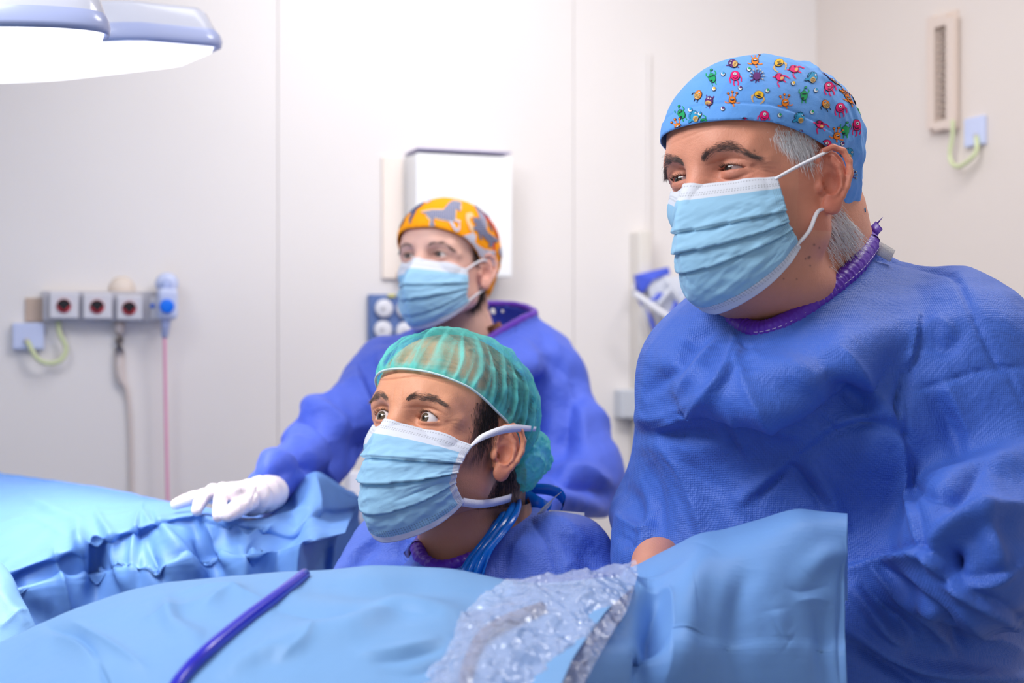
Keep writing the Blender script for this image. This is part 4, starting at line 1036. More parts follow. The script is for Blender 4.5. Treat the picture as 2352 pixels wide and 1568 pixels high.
lay = [('round', 1689, 179, .1), ('spiky', 1738, 176, 0), ('hound', 1791, 179, .6), ('dino', 1865, 181, -.2), ('bean', 1636, 180, .3), ('owl', 1629, 233, -.2), ('egg', 1604, 219, -.4), ('star', 1682, 232, 0), ('crawler', 1742, 222, -.3), ('star', 1803, 238, .1), ('bean', 1846, 220, 0), ('egg', 1896, 240, .5), ('round', 1930, 252, .2), ('hound', 1712, 281, .1), ('round', 1754, 270, -.2), ('dino', 1836, 273, 0), ('hound', 1883, 287, .4), ('star', 1921, 314, -.2), ('round', 1782, 309, -.4), ('bean', 1566, 262, .5), ('dino', 1596, 270, .3), ('bean', 1619, 282, .8), ('star', 1559, 293, .4), ('star', 1734, 143, 0), ('crawler', 1790, 149, .3), ('owl', 1684, 147, 1.2), ('hound', 1824, 160, .8), ('round', 1905, 203, .4), ('egg', 1863, 328, 1.0), ('round', 1899, 336, .2), ('dino', 1947, 355, -.3), ('spiky', 1951, 402, 0), ('bean', 1941, 300, 0)]
dots = [(1661, 171), (1700, 203), (1762, 209), (1640, 205), (1821, 192), (1873, 208), (1864, 258), (1790, 265), (1786, 288), (1811, 297), (1839, 303), (1668, 286), (1586, 253), (1859, 350), (1934, 330), (1608, 262), (1720, 160), (1660, 250)]
random.seed(4)
def aimA(x, y, d=1.47): return P(x, y, d)
for kd, x, y, r in lay: creature(dk, aimA(x, y), kd, .95, r)
for x, y in dots: creature(dk, aimA(x, y), 'dot', 1.0, 0)
# far side of the cap
for k in range(26):
    t = random.uniform(-2.6, -.2) if k % 2 else random.uniform(2.0, 3.4); z = random.uniform(.03, .11)
    q = HA.wld((.16*math.cos(t), .16*math.sin(t), z)); dk.o = HA.wld((.4*math.cos(t), .4*math.sin(t), z+.03)); creature(dk, q, random.choice(['round', 'star', 'crawler', 'bean', 'owl', 'egg', 'dino', 'hound']), .95, random.uniform(-.5, .5))
pr = mesh('printed_creatures', dk.V, dk.F, m_print, capA, mi=dk.M)
# turned-up tie at the back of the cap
mesh('cap_tie', *ribbon([HA.wld((-.115, .01, -.055)), P(1968, 480, 1.60), P(1976, 484, 1.58), P(1988, 482, 1.58)], HA.wdir((0, 0, .0025)), .0008), mat('cap_tie_teal', (58, 130, 176), rough=.7), capA)

# white hair: sideburn and nape
def hair_patch(H, fn, rng_, n, cen, rd, dirv, ln, r, m, parent, name, lift=.25, droop=0, cond=None, curl=.3, off=0):
    rg = np.random.RandomState(rng_); q = np.array(cen)+rg.normal(size=(n*3, 3))*.55*np.array(rd); 
    if cond is not None: q = q[cond(q)]
    q = q[:n]; W0 = H.wld(q); W = project(fn, W0, off); ok = np.linalg.norm(W-W0, axis=1) < .02; q = q[ok]; W = W[ok]; nr = grad(fn, W); d = H.wdir(np.array(dirv)[None]+rg.normal(size=(len(q), 3))*.16)
    V, Q = strands(W, d, ln*(.5+.8*rg.rand(len(q)))*H.s, r, nr, lift, droop, seed=rng_, curl=curl); return mesh(name, V, Q, m, parent)
hair_patch(HA, pA.fn, 5, 900, (.026, .078, .022), (.030, .008, .016), (-.25, 0, -1), .015, .00030, m_whiteh, pA.root, 'sideburn', .08, .3, lambda q: (q[:, 2] > edgeA(q)-.024+np.clip((q[:, 0]-.03)*.35, -.01, .02)) & (q[:, 0] > .0), curl=.12)
hair_patch(HA, pA.fn, 6, 700, (-.065, .055, -.055), (.030, .026, .024), (-.5, .2, -1), .018, .00032, m_whiteh, pA.root, 'nape_hair', .3, .2, lambda q: (q[:, 2] < edgeA(q)+.004) & (q[:, 0] < -.035))

cfgA = dict(seed=3.1, far=.24, tent=[.95, .9, .62, .25], centre=[(.103, -.014), (.119, -.033), (.124, -.056), (.121, -.080), (.113, -.102), (.098, -.125), (.074, -.138)],
            edge=[(.056, .070, -.012), (.053, .073, -.032), (.050, .074, -.052), (.044, .0755, -.066), (.034, .076, -.080)],
            pleats=[(.36, .41, 1.2), (.50, .565, 1.2), (.64, .70, 1.0)], bands=(.150, .905, 2), lines=[(.55, .30, .98, .62, .02, .0014), (.3, .72, .95, .60, .02, .0016), (.1, .85, .9, .74, .03, .0014), (-.2, .5, .1, .8, .03, -.001)])
maskA = empty('face_mask', tuple(HA.wld((.11, 0, -.06))-np.array([*rootA, 0]))); maskA.parent = pA.root
_, GA = face_mask(HA, pA.fn, maskA, cfgA, [m_mask, m_maskw])
earA = lambda q: HA.wld(q)
mesh('ear_loop', *tube([GA[3, -3], (GA[3, -3]+P(1868, 364, 1.462))/2+HA.wdir((0, .002, .001)), P(1868, 364, 1.462), HA.wld((-.022, .079, .021))], .0017, 8, flat=1.5), m_loop, maskA)
mesh('ear_loop', *tube([HA.wld((-.022, .074, -.040)), P(1880, 484, 1.475), (GA[-9, -3]+P(1880, 484, 1.475))/2+HA.wdir((.0, .002, -.003)), GA[-9, -3]], .0017, 8, flat=1.5), m_loop, maskA)
mesh('ear_loop', *tube([GA[4, 2], HA.wld((.01, -.078, .01)), HA.wld((-.03, -.082, .016)), HA.wld((-.036, -.08, -.02)), HA.wld((-.02, -.078, -.045)), GA[-7, 2]], .0015, 8), m_loop, maskA)

# gown
colA = np.array([P(2000, 560, 1.60), P(1965, 612, 1.555), P(1925, 652, 1.53), P(1880, 690, 1.51), P(1830, 727, 1.495), P(1780, 752, 1.49), P(1735, 760, 1.50), P(1700, 744, 1.525), P(1676, 708, 1.565), P(1690, 660, 1.65), P(1760, 600, 1.74), P(1870, 540, 1.78), P(1960, 525, 1.72)])
colAs = curve2(np.vstack([colA, colA[:1]]), 5)[:-1]
cutA = [('c', P(1850, 560, 1.62), P(1862, 735, 1.65), .073, .070), ('c', P(1862, 480, 1.62), P(1780, 700, 1.57), .08, .062)]
fA = [
 ('s', 5, .0035, [(1950, 590), (2060, 600), (2147, 621), (2195, 640), (2236, 723), (2285, 829), (2318, 860), (2345, 920)]),
 ('o', 10, .010, [(2112, 735), (2100, 805), (2085, 850), (2073, 939), (2077, 1009), (2090, 1103), (2108, 1200), (2120, 1270)]),
 ('s', 9, .012, [(2080, 840), (2066, 900), (2060, 950), (2078, 1010)]),
 ('s', 4, .003, [(2094, 899), (2175, 874), (2257, 850), (2351, 841)]),
 ('o', 16, .006, [(2077, 990), (2040, 965), (1990, 962), (1940, 978), (1900, 1000), (1828, 1048)]), ('s', 6, .004, [(2070, 995), (2000, 972), (1960, 975), (1910, 992), (1828, 1048)]),
 ('s', 5, .003, [(1873, 955), (1914, 980), (1890, 1000)]),
 ('s', 5, .004, [(1745, 1142), (1816, 1072)]), ('r', 14, .004, [(1700, 1150), (1770, 1090), (1820, 1050)]),
 ('s', 8, .0045, [(1816, 1064), (1869, 1131), (1894, 1170)]), ('r', 22, .006, [(1850, 1040), (1905, 1130), (1930, 1200)]),
 ('p', 22, .008, [(1930, 800), (1990, 880), (2040, 945), (2068, 960)]), ('r', 30, -.008, [(1890, 850), (1950, 905), (2010, 955)]),
 ('r', 18, -.006, [(1661, 735), (1596, 788), (1545, 850), (1494, 899)]), ('p', 12, .005, [(1640, 790), (1600, 850), (1560, 900)]),
 ('s', 9, -.006, [(1690, 775), (1665, 862), (1620, 920), (1560, 965), (1500, 990)]), ('o', 12, .005, [(1690, 850), (1640, 900), (1596, 925), (1535, 952)]),
 ('r', 20, -.006, [(1449, 997), (1530, 1000), (1645, 1001)]), ('p', 16, .005, [(1460, 960), (1540, 955), (1650, 905)]),
 ('p', 9, .004, [(1681, 960), (1700, 1010), (1712, 1050)]), ('s', 8, .004, [(1665, 980), (1682, 1020), (1700, 1045)]), ('p', 14, .004, [(1500, 1010), (1560, 1080), (1600, 1170), (1620, 1260)]),
 ('r', 26, -.007, [(1480, 1060), (1500, 1150), (1510, 1230)]), ('p', 16, .005, [(1690, 820), (1720, 900), (1780, 980), (1850, 1000)]),
 ('r', 34, .006, [(1740, 830), (1850, 860), (1950, 870)]), ('r', 40, .007, [(1700, 930), (1800, 950), (1880, 940)]),
 ('s', 7, .003, [(1690, 790), (1730, 800), (1755, 790)]), ('p', 6, .003, [(1680, 770), (1700, 800), (1690, 840)]), ('p', 6, .002, [(1720, 785), (1745, 830)]),
 ('r', 34, .010, [(2130, 1120), (2200, 1110), (2257, 1090), (2345, 1050)]), ('s', 9, .006, [(2094, 1107), (2134, 1142), (2200, 1135), (2257, 1092)]), ('r', 26, -.008, [(2170, 1170), (2230, 1130), (2262, 1100)]),
 ('r', 24, -.006, [(2150, 910), (2185, 980), (2200, 1060)]), ('p', 18, .006, [(2170, 880), (2215, 980), (2210, 1000)]), ('p', 20, .005, [(2120, 760), (2160, 740), (2200, 780)]), ('r', 22, -.004, [(2130, 790), (2180, 800), (2200, 760)]),
 ('o', 14, .016, [(1955, 1298), (2030, 1280), (2112, 1262), (2165, 1284), (2200, 1330), (2250, 1370), (2303, 1400), (2352, 1436)]),
 ('r', 22, .015, [(2160, 1290), (2165, 1240), (2220, 1195), (2300, 1180), (2352, 1180)]), ('s', 14, .018, [(2180, 1265), (2195, 1290), (2185, 1320)]), ('o', 14, .010, [(2190, 1335), (2270, 1330), (2330, 1300)]), ('r', 20, .008, [(2240, 1180), (2270, 1230), (2300, 1300)]),
 ('r', 16, .010, [(1967, 1359), (2000, 1400), (2031, 1436), (2068, 1472)]), ('r', 14, -.008, [(1985, 1350), (2030, 1400), (2100, 1460)]), ('r', 16, .008, [(2000, 1305), (2064, 1359), (2129, 1407), (2177, 1472)]), ('r', 14, -.008, [(2040, 1310), (2100, 1370), (2165, 1420), (2210, 1490)]),
 ('r', 16, .010, [(1950, 1440), (2031, 1489), (2149, 1537), (2352, 1560)]), ('r', 14, -.008, [(1950, 1480), (2060, 1540), (2150, 1590)]), ('p', 18, .006, [(2200, 1390), (2260, 1450), (2352, 1500)]),
 ('r', 22, -.008, [(1430, 1110), (1450, 1170), (1440, 1240)]), ('p', 10, .006, [(1415, 1180), (1460, 1210), (1490, 1200)]), ('s', 8, .006, [(1420, 1230), (1450, 1250), (1500, 1240)]), ('p', 8, .005, [(1440, 1260), (1470, 1250), (1490, 1270)]),
]
gA = [q for q in bodyA[:-4]]+[('c', P(1700, 900, 1.62), P(2000, 960, 1.56), .12, .10), ('e', P(1870, 1600, 1.68), (.24, .20, .5)), 
      ('c', P(2345, 1200, 1.48), P(2230, 1270, 1.40), .088, .07), ('c', P(1995, 660, 1.64), P(2160, 735, 1.62), .022, .062), ('c', P(1960, 760, 1.60), P(2100, 860, 1.58), .05, .09), ('c', P(1740, 850, 1.60), P(1850, 900, 1.58), .05, .08), ('c', P(1672, 780, 1.66), P(1615, 860, 1.76), .018, .036)]
VgA, QgA, gfA = gown_mesh(gA, cutA, colAs, .0034, fA, k=.045, amp=.0055, cr=.004, seed=2.2, hem=.30)
gownA = mesh('surgical_gown', VgA, QgA, m_gown['tall'], pA.root)
collar_band(gownA, colAs, .0112)
mesh('collar_tie', *ribbon([P(1985, 560, 1.66), P(1990, 540, 1.65), P(2004, 525, 1.65), P(2018, 512, 1.65)], np.array([.005, 0, .007]), .0008), m_purple, gownA)
mesh('collar_tie', *ribbon([P(1985, 552, 1.64), P(1998, 545, 1.64), P(2008, 530, 1.63), P(2019, 518, 1.64)], np.array([-.003, .004, .005]), .0008), m_purple, gownA)
mesh('fastening_tab', *ribbon([P(2004, 566, 1.60), P(2022, 572, 1.59), P(2036, 580, 1.59), P(2050, 588, 1.59)], np.array([.003, 0, .0065]), .0012), mat('tab_white', (232, 228, 226), rough=.8, bumps=(('noise', 700, .001),)), gownA)

# ================================================================= the seated man
HB = Head((-.0829, 1.747, 1.3027), 35.2, 19.5, 0, 1.04, fat=0, lid=1.25, look=(-.25, -.25), earout=30)
neckB = [('c', P(1085, 1110, 1.80), P(1066, 1300, 1.80), .051, .048), ('c', P(1120, 1090, 1.83), P(1100, 1290, 1.86), .050, .056), ('c', P(1020, 1190, 1.75), P(1025, 1270, 1.775), .022, .028)]
bodyB = [('c', P(905, 1262, 1.92), P(1290, 1290, 1.78), .045, .052), ('e', P(1100, 1480, 1.86), (.165, .11, .19)), ('c', P(900, 1270, 1.90), P(790, 1420, 1.78), .050, .043), ('c', P(790, 1420, 1.78), P(720, 1560, 1.55), .042, .03),
         ('c', P(1300, 1300, 1.77), P(1380, 1520, 1.70), .062, .055), ('c', P(1380, 1540, 1.70), P(1180, 1640, 1.50), .05, .03), ('e', P(1100, 1800, 1.88), (.17, .13, .22))]
qB = P(1100, 1900, 1.88); zs = .50
for sx in (-1, 1):
    hip = np.array([qB[0]+sx*.09, 1.88, zs+.09]); kn_ = np.array([qB[0]+sx*.16-.05, 1.50, zs+.06]); ft = np.array([kn_[0], 1.52, .08])
    bodyB += [('c', hip, kn_, .085, .06), ('c', kn_, ft, .055, .04), ('c', ft+np.array([0, .0, -.035]), ft+np.array([0, -.14, -.04]), .042, .036)]
bodyB += [('e', (qB[0], 1.88, .64), (.15, .13, .16))]
rootB = (qB[0], 1.85)
pB = build_person('seated', HB, neckB, shrink(bodyB, .024), P(0, 1290, 1.8)[2]-.02, None, 'man in see-through green bouffant cap and face mask, seated in front', None, h=.0013, root=rootB)
def dispB(q, V):
    d = np.zeros(len(q)); y = np.abs(q[:, 1]); x = y-EYE[1]; z = q[:, 2]; fr = q[:, 0] > .05
    d -= .0013*np.exp(-((z-(.0108-(x/.02)**2*.004))/.0013)**2)*np.exp(-(x/.018)**4)*fr
    for z0, am in ((-.0095, .0010), (-.0150, .0006)): d -= am*np.exp(-((z-(z0+(x/.02)**2*.005))/.0013)**2)*np.exp(-(x/.019)**4)*fr
    for k, (z0, am) in enumerate(((.0400, .0007), (.0465, .0011), (.0515, .0010), (.0570, .0009), (.0640, .0007), (.071, .0005))):
        d -= 1.9*am*np.exp(-((z-z0-.0022*np.sin(q[:, 1]*70+k*1.3)-.05*y+.002*k*y)/.0012)**2)*fr*sst(.060, .035, y)
    for k in range(3):
        a = math.radians(18-20*k); dx = x-.0185; dz = z+.001; t = dx*math.cos(a)+dz*math.sin(a); s = -dx*math.sin(a)+dz*math.cos(a)
        d -= .0006*np.exp(-(s/.0010)**2)*sst(0, .004, t)*sst(.020, .010, t)*fr
    for sd in (-.006, .006): d -= .0008*np.exp(-((q[:, 1]-sd)/.0012)**2)*np.exp(-((z-.019)/.008)**2)*fr
    d += pnoise(q*320)*.00010+pnoise(q*110)*.00018
    return d
hlB = lambda q: np.clip(sst(.088, .104, q[:, 2]+.10*np.clip(.06-q[:, 0], 0, 1)*0)+sst(.050, .030, q[:, 0]-.12*np.clip(q[:, 2]-.03, 0, .1)+.1*np.clip(.02-q[:, 2], 0, 1)*0)*sst(-.055, -.03, q[:, 2]+.2*np.clip(-q[:, 0]-.02, 0, .05))*(np.abs(q[:, 1]) > .045)*(((np.abs(q[:, 0]+.014) > .034) | (np.abs(q[:, 1]) < .073)) | (q[:, 2] > .03))*((q[:, 0] < .036+.3*np.clip(q[:, 2], 0, .05)))+sst(-.05, -.07, q[:, 0]), 0, 1)*sst(-.095, -.07, q[:, 2])
# hands of the seated man, reaching forward behind the drape
hB = make_hand(P(700, 1560, 1.55), (.3, -1, -.1), ZU, 1, 1.0, .003); hB2 = make_hand(P(1180, 1640, 1.50), (-.3, -1, -.1), ZU, -1, 1.0, .003)
bB = finish_body(pB, (228, 158, 122), m_skin['seated'], dispB, extra=merge(hB, hB2), pinks=.8, stub=.45, hairline=(hlB, gam(52, 44, 44), .9))
for sd in (1, -1): eyeball(HB, sd, (-.10 if sd > 0 else -.02, -.02), (92, 78, 62), pB.root, m_eye, white=(226, 214, 212))
brB = [(.096, .011, .0150), (.095, .022, .0185), (.086, .039, .0205), (.077, .050, .0180)]
build_brow(HB, pB.fn, brB, 950, .0090, .00018, m_brow2, pB.root, 1, 13, spread=.0056); build_brow(HB, pB.fn, brB, 950, .0090, .00018, m_brow2, pB.root, -1, 14, spread=.0056)
for sd in (1, -1): build_lashes(HB, m_dark, pB.root, sd, 5, 1.2)
hair_patch(HB, pB.fn, 15, 1600, (.020, .076, .022), (.018, .010, .034), (-.35, 0, -1), .012, .00020, m_dark, pB.root, 'sideburn', .08, .3, lambda q: (q[:, 2] > -.035) & (q[:, 0] > .004+.0*q[:, 2]) & (q[:, 0] < .046), curl=.12)
hair_patch(HB, pB.fn, 16, 1400, (-.070, .05, -.02), (.03, .03, .04), (-.3, 0, -1), .012, .00022, m_dark, pB.root, 'nape_hair', .1, .2, lambda q: (q[:, 0] < -.034), curl=.15)
hair_patch(HB, pB.fn, 17, 3800, (-.02, .06, .07), (.07, .05, .04), (-1, 0, -.35), .020, .00022, m_dark, pB.root, 'hair', .08, .1, lambda q: (q[:, 0] < .045-.2*q[:, 2]+.0) & (q[:, 2] > .0), curl=.12)

# bouffant cap: thin gathered sheet you can see through
def bouf_mat():
    m = bpy.data.materials.new('bouffant_green'); m.use_nodes = True; N, Lk = nodes(m); b = N['Principled BSDF']; b.inputs['Roughness'].default_value = .55; b.inputs['Base Color'].default_value = gam(120, 232, 222)
    tr = N.new('ShaderNodeBsdfTransparent'); tr.inputs[0].default_value = gam(240, 252, 250); tl = N.new('ShaderNodeBsdfTranslucent'); tl.inputs[0].default_value = gam(90, 240, 232)
    a = N.new('ShaderNodeAttribute'); a.attribute_name = 'Col'; m1 = N.new('ShaderNodeMixShader'); m1.inputs[0].default_value = .35; Lk.new(b.outputs[0], m1.inputs[1]); Lk.new(tl.outputs[0], m1.inputs[2])
    m2 = N.new('ShaderNodeMixShader'); tc = N.new('ShaderNodeTexCoord'); nz = N.new('ShaderNodeTexNoise'); nz.inputs['Scale'].default_value = 260; nz.inputs['Detail'].default_value = 3; Lk.new(tc.outputs['Object'], nz.inputs['Vector'])
    ma = N.new('ShaderNodeMath'); ma.operation = 'MULTIPLY_ADD'; Lk.new(nz.outputs['Fac'], ma.inputs[0]); ma.inputs[1].default_value = .30; ma.inputs[2].default_value = -.15; ad = N.new('ShaderNodeMath'); ad.operation = 'ADD'; ad.use_clamp = True
    Lk.new(ma.outputs[0], ad.inputs[0]); Lk.new(a.outputs['Fac'], ad.inputs[1]); Lk.new(ad.outputs[0], m2.inputs[0]); Lk.new(tr.outputs[0], m2.inputs[1]); Lk.new(m1.outputs[0], m2.inputs[2]); Lk.new(m2.outputs[0], N['Material Output'].inputs[0])
    return m
def shapeB(q):
    x = HB.sym(q); d = HB.cranium(q)-.0045
    d = smin(d, ell(x, (-.040, 0, .045), (.076, .078, .078)), .02)
    return d
def edgeB(q): return np.interp(q[:, 0], [-.15, -.10, -.06, -.03, -.005, .02, .06, .095, .12], [-.035, -.03, -.01, .012, .024, .030, .043, .0495, .052])
def dispCapB(q, V):
    e = q[:, 2]-edgeB(q); az = np.arctan2(q[:, 1], q[:, 0]+.01)
    wv = pnoise(np.stack([az*3, e*20, az*0], 1))*.35; g = np.abs(np.sin(az*13+wv*5+e*10))**8; g2 = np.abs(np.sin(az*23+wv*7-e*16+1))**6
    d = .0032*g*sst(0, .01, e)*sst(.09, .04, e)+.0015*g2*sst(.06, .02, e)
    d += (ridged(q*26+3, 2)-.6)*.006*sst(.01, .05, e)+.003*sst(.0, .03, e)
    d -= .0015*sst(.004, .0, e)
    return d
VcB, QcB = cap_mesh(HB, shapeB, edgeB, .0015, dispfn=dispCapB)
qq = HB.loc(VcB); ee = qq[:, 2]-edgeB(qq); az = np.arctan2(qq[:, 1], qq[:, 0]+.01); wv = pnoise(np.stack([az*3, ee*20, az*0], 1))*.35
g = np.abs(np.sin(az*13+wv*5+ee*10))**8*sst(.10, .04, ee); g2 = np.abs(np.sin(az*23+wv*7-ee*16+1))**6*sst(.07, .02, ee); rr = np.clip((ridged(qq*26+3, 2)-.6)*3, 0, 1)
bn = np.clip(ridged(qq*np.array([20, 20, 34])+8, 2)*2.2-1.1, 0, 1)
op = .15+.42*g+.25*g2+.20*rr+.28*bn*sst(.03, -.02, qq[:, 0])+.45*sst(.012, .002, ee)+.30*sst(.105, .125, qq[:, 2])+.25*sst(-.03, -.08, qq[:, 0])
m_bouf = bouf_mat()
capB = mesh('bouffant_cap', VcB, QcB, m_bouf, pB.root, col=np.repeat(np.clip(op, .12, .95)[:, None], 3, 1))
# gathered tail of the cap behind the ear
def tailfn(x): return smin(smin(ell(x, P(1205, 1050, 1.815), (.026, .035, .036)), ell(x, P(1222, 1040, 1.83), (.020, .03, .022)), .02), cone(x, P(1195, 985, 1.80), P(1190, 1105, 1.81), .012, .012), .015)
lo = P(1110, 1150, 1.86)-.03; hi = P(1290, 960, 1.78)+.05; lo, hi = np.minimum(lo, hi), np.maximum(lo, hi); lo[1] = 1.74; hi[1] = 1.90
Vt, Qt = mesh_sdf(tailfn, lo, hi, .0016); Vt = smooth(Vt, Qt, 1); nt = vnormals(Vt, Qt); cr_ = ridged(Vt*38+4, 3)-.55; c2_ = ridged(Vt*95, 2)-.6; Vt = Vt+nt*(cr_*.011+c2_*.0035)[:, None]
mesh('cap_tail', Vt, Qt, m_bouf, capB, col=np.repeat(np.clip(.62+.5*cr_+.3*c2_, .4, .97)[:, None], 3, 1))
# elastic edge
az_ = np.linspace(-math.pi, math.pi, 120, endpoint=False); st = np.stack([-.01+.13*np.cos(az_), .10*np.sin(az_), az_*0], 1)
def edge_ring(H, shape, edge, az, off):
    p = np.stack([-.012+.105*np.cos(az), .082*np.sin(az), 0*az], 1)
    for _ in range(14):
        p[:, 2] = edge(p); gq = np.stack([(shape(p+np.eye(3)[k]*.0006)-shape(p-np.eye(3)[k]*.0006))/.0012 for k in range(2)], 1); dd = shape(p)-off; p[:, :2] -= gq/(np.sum(gq**2, 1)[:, None]+.05)*dd[:, None]
    return H.wld(p)
rg_ = edge_ring(HB, shapeB, edgeB, az_, .0006); v, f = tube(np.vstack([rg_, rg_[:1]]), .0014, 6, cap=False, smoothn=2); mesh('elastic_edge', v, f, mat('elastic_pale', (206, 232, 228), rough=.6, bumps=(('noise', 500, .001),)), capB)

cfgB = dict(seed=7.7, tent=[.9, .75, .5, .2], far=.26, centre=[(.104, -.012), (.118, -.030), (.121, -.054), (.116, -.078), (.107, -.102), (.092, -.124), (.066, -.142)],
            edge=[(.041, .0755, -.019), (.049, .073, -.036), (.054, .071, -.053), (.050, .070, -.068), (.032, .072, -.082)],
            pleats=[(.36, .36, 1.7), (.56, .52, 1.8), (.78, .70, 1.0)], bands=(.185, .955, .91), sidemat=1, lines=[(.2, .62, .95, .56, .02, .002), (.3, .70, .9, .60, .015, -.0015), (-.2, .45, .5, .42, .02, .001)])
maskB = empty('face_mask', tuple(HB.wld((.11, 0, -.06))-np.array([*rootB, 0]))); maskB.parent = pB.root
_, GB = face_mask(HB, pB.fn, maskB, cfgB, [m_mask, m_maskw])
def strap(pts, wv, par, t=.0007, m=None, nm='mask_tie'): return mesh(nm, *ribbon(pts, wv, t), m or m_loop, par)
t1 = GB[2, -2]; strap([t1, P(1105, 1005, 1.655), P(1150, 988, 1.668), P(1190, 983, 1.70), P(1230, 985, 1.76)], np.array([HB.wdir((0, 0, .002)), HB.wdir((0, 0, .0045)), HB.wdir((0, 0, .0050)), HB.wdir((0, 0, .0045)), HB.wdir((0, 0, .003))]), maskB)
t2 = GB[-3, -2]; strap([t2, P(1095, 1157, 1.675), P(1125, 1155, 1.70), P(1160, 1147, 1.745), P(1180, 1140, 1.80)], HB.wdir((0, 0, .0050)), maskB)
strap([GB[2, 1], HB.wld((.0, -.080, .0)), HB.wld((-.05, -.082, .01))], HB.wdir((0, 0, .0045)), maskB); strap([GB[-3, 1], HB.wld((-.02, -.066, -.085)), HB.wld((-.05, -.06, -.085))], HB.wdir((0, 0, .0045)), maskB)

# gown of the seated man
colB = np.array([P(958, 1258, 1.755), P(972, 1286, 1.73), P(1010, 1303, 1.71), P(1062, 1292, 1.72), P(1110, 1270, 1.74), P(1160, 1240, 1.77), P(1205, 1205, 1.81), P(1225, 1180, 1.87), P(1195, 1150, 1.93), P(1130, 1150, 1.96), P(1050, 1185, 1.93), P(985, 1225, 1.86)])
colBs = curve2(np.vstack([colB, colB[:1]]), 5)[:-1]
cutB = [('c', P(1085, 1150, 1.83), P(1050, 1272, 1.80), .060, .060), ('c', P(1110, 1050, 1.85), P(1105, 1235, 1.86), .07, .058)]
gB = bodyB[:7]+[('c', P(1080, 1400, 1.80), P(1090, 1500, 1.78), .08, .10), ('c', P(1235, 1212, 1.84), P(1310, 1262, 1.83), .018, .040), ('c', P(1180, 1280, 1.78), P(1250, 1330, 1.75), .022, .045), ('c', P(930, 1240, 1.84), P(890, 1262, 1.87), .018, .035), ('c', P(960, 1330, 1.80), P(1000, 1360, 1.78), .03, .05),
     ('e', (qB[0], 1.86, .70), (.19, .16, .25))]
for sx in (-1, 1): gB.append(('c', np.array([qB[0]+sx*.09, 1.84, zs+.10]), np.array([qB[0]+sx*.15-.05, 1.52, zs+.08]), .11, .09))
fB = [('s', 4, .0035, [(1222, 1200), (1262, 1255), (1290, 1330), (1310, 1400)]), ('r', 20, .005, [(1250, 1195), (1300, 1215), (1350, 1260)]), ('r', 18, -.004, [(1290, 1230), (1330, 1260), (1380, 1320)]), ('p', 10, .003, [(1295, 1330), (1300, 1300), (1320, 1290)]),
      ('r', 16, -.006, [(930, 1232), (925, 1270), (905, 1320)]), ('p', 14, .005, [(900, 1215), (860, 1240), (790, 1290)]), ('r', 14, -.004, [(870, 1250), (820, 1290), (790, 1320)]), ('p', 12, .004, [(780, 1290), (740, 1300), (715, 1320)]), ('s', 5, .003, [(1080, 1330), (1130, 1340), (1180, 1320)]), ('r', 22, .004, [(1120, 1300), (1170, 1270), (1230, 1240)])]
fB = [(a[0], a[1]*1.2, a[2]*1.3, a[3]) for a in fB]
VgB, QgB, _ = gown_mesh(gB, cutB, colBs, .0038, fB, k=.03, amp=.004, cr=.004, seed=12.1)
gownB = mesh('surgical_gown', VgB, QgB, m_gown['seated'], pB.root); collar_band(gownB, colBs, .0092)
m_tab = bpy.data.materials['tab_white']
mesh('fastening_tab', *ribbon([P(1262, 1184, 1.80), P(1290, 1186, 1.79), P(1315, 1188, 1.79), P(1341, 1190, 1.80)], np.array([0, .002, .0068]), .0014), m_tab, gownB)
mesh('fastening_tab', *ribbon([P(1238, 1184, 1.81), P(1250, 1168, 1.80), P(1262, 1152, 1.80), P(1275, 1142, 1.80)], np.array([.008, 0, .007]), .0012), m_tab, gownB)
m_bag = mat('apron_plastic', (0, 112, 214), rough=.22, spec=.55, transl=.25, bumps=(('ridge', 30, .002),))
# plastic apron: neck strap crossing the chest and knot behind
pa = [P(1168, 1132, 1.87), P(1176, 1160, 1.80), P(1160, 1200, 1.745), P(1128, 1245, 1.715), P(1095, 1290, 1.69), P(1070, 1345, 1.685), P(1050, 1420, 1.69)]
wd_ = [(.004, 0, .002), (.012, 0, .003), (.017, 0, .008), (.018, 0, .009), (.018, 0, .008), (.020, 0, .006), (.03, 0, .006)]
pts = curve2(np.array(pa), 10); wv_ = curve2(np.array(wd_, float), 10); k_ = np.linspace(-1, 1, 25); T_ = np.gradient(pts, axis=0); nn = np.cross(wv_, T_); nn /= np.linalg.norm(nn, axis=1)[:, None]; nn *= np.sign(-(nn[:, 1]))[:, None]
s_ = np.linspace(0, 1, len(pts)); Vr = pts[:, None]+wv_[:, None]*k_[None, :, None]+nn[:, None]*(.0035*np.abs(np.sin(k_*5+s_[:, None]*3))[..., None]*1.2+.003*(1-k_**2)[None, :, None])
a_ = np.arange(len(pts)*25).reshape(len(pts), 25); Qr = np.stack([a_[:-1, :-1], a_[:-1, 1:], a_[1:, 1:], a_[1:, :-1]], -1).reshape(-1, 4)
apr = mesh('apron', Vr.reshape(-1, 3), Qr, m_bag, pB.root); apr.modifiers.new('thickness', 'SOLIDIFY').thickness = .001
mesh('apron_strap', *ribbon([P(1168, 1134, 1.87), P(1200, 1140, 1.86), P(1235, 1158, 1.85), P(1262, 1175, 1.86)], np.array([.003, 0, .010]), .001), m_bag, apr)
mesh('apron_strap', *ribbon([P(1185, 1128, 1.88), P(1230, 1122, 1.87), P(1275, 1128, 1.87), P(1296, 1150, 1.87), P(1288, 1170, 1.87)], np.array([.002, 0, .007]), .001), m_bag, apr)
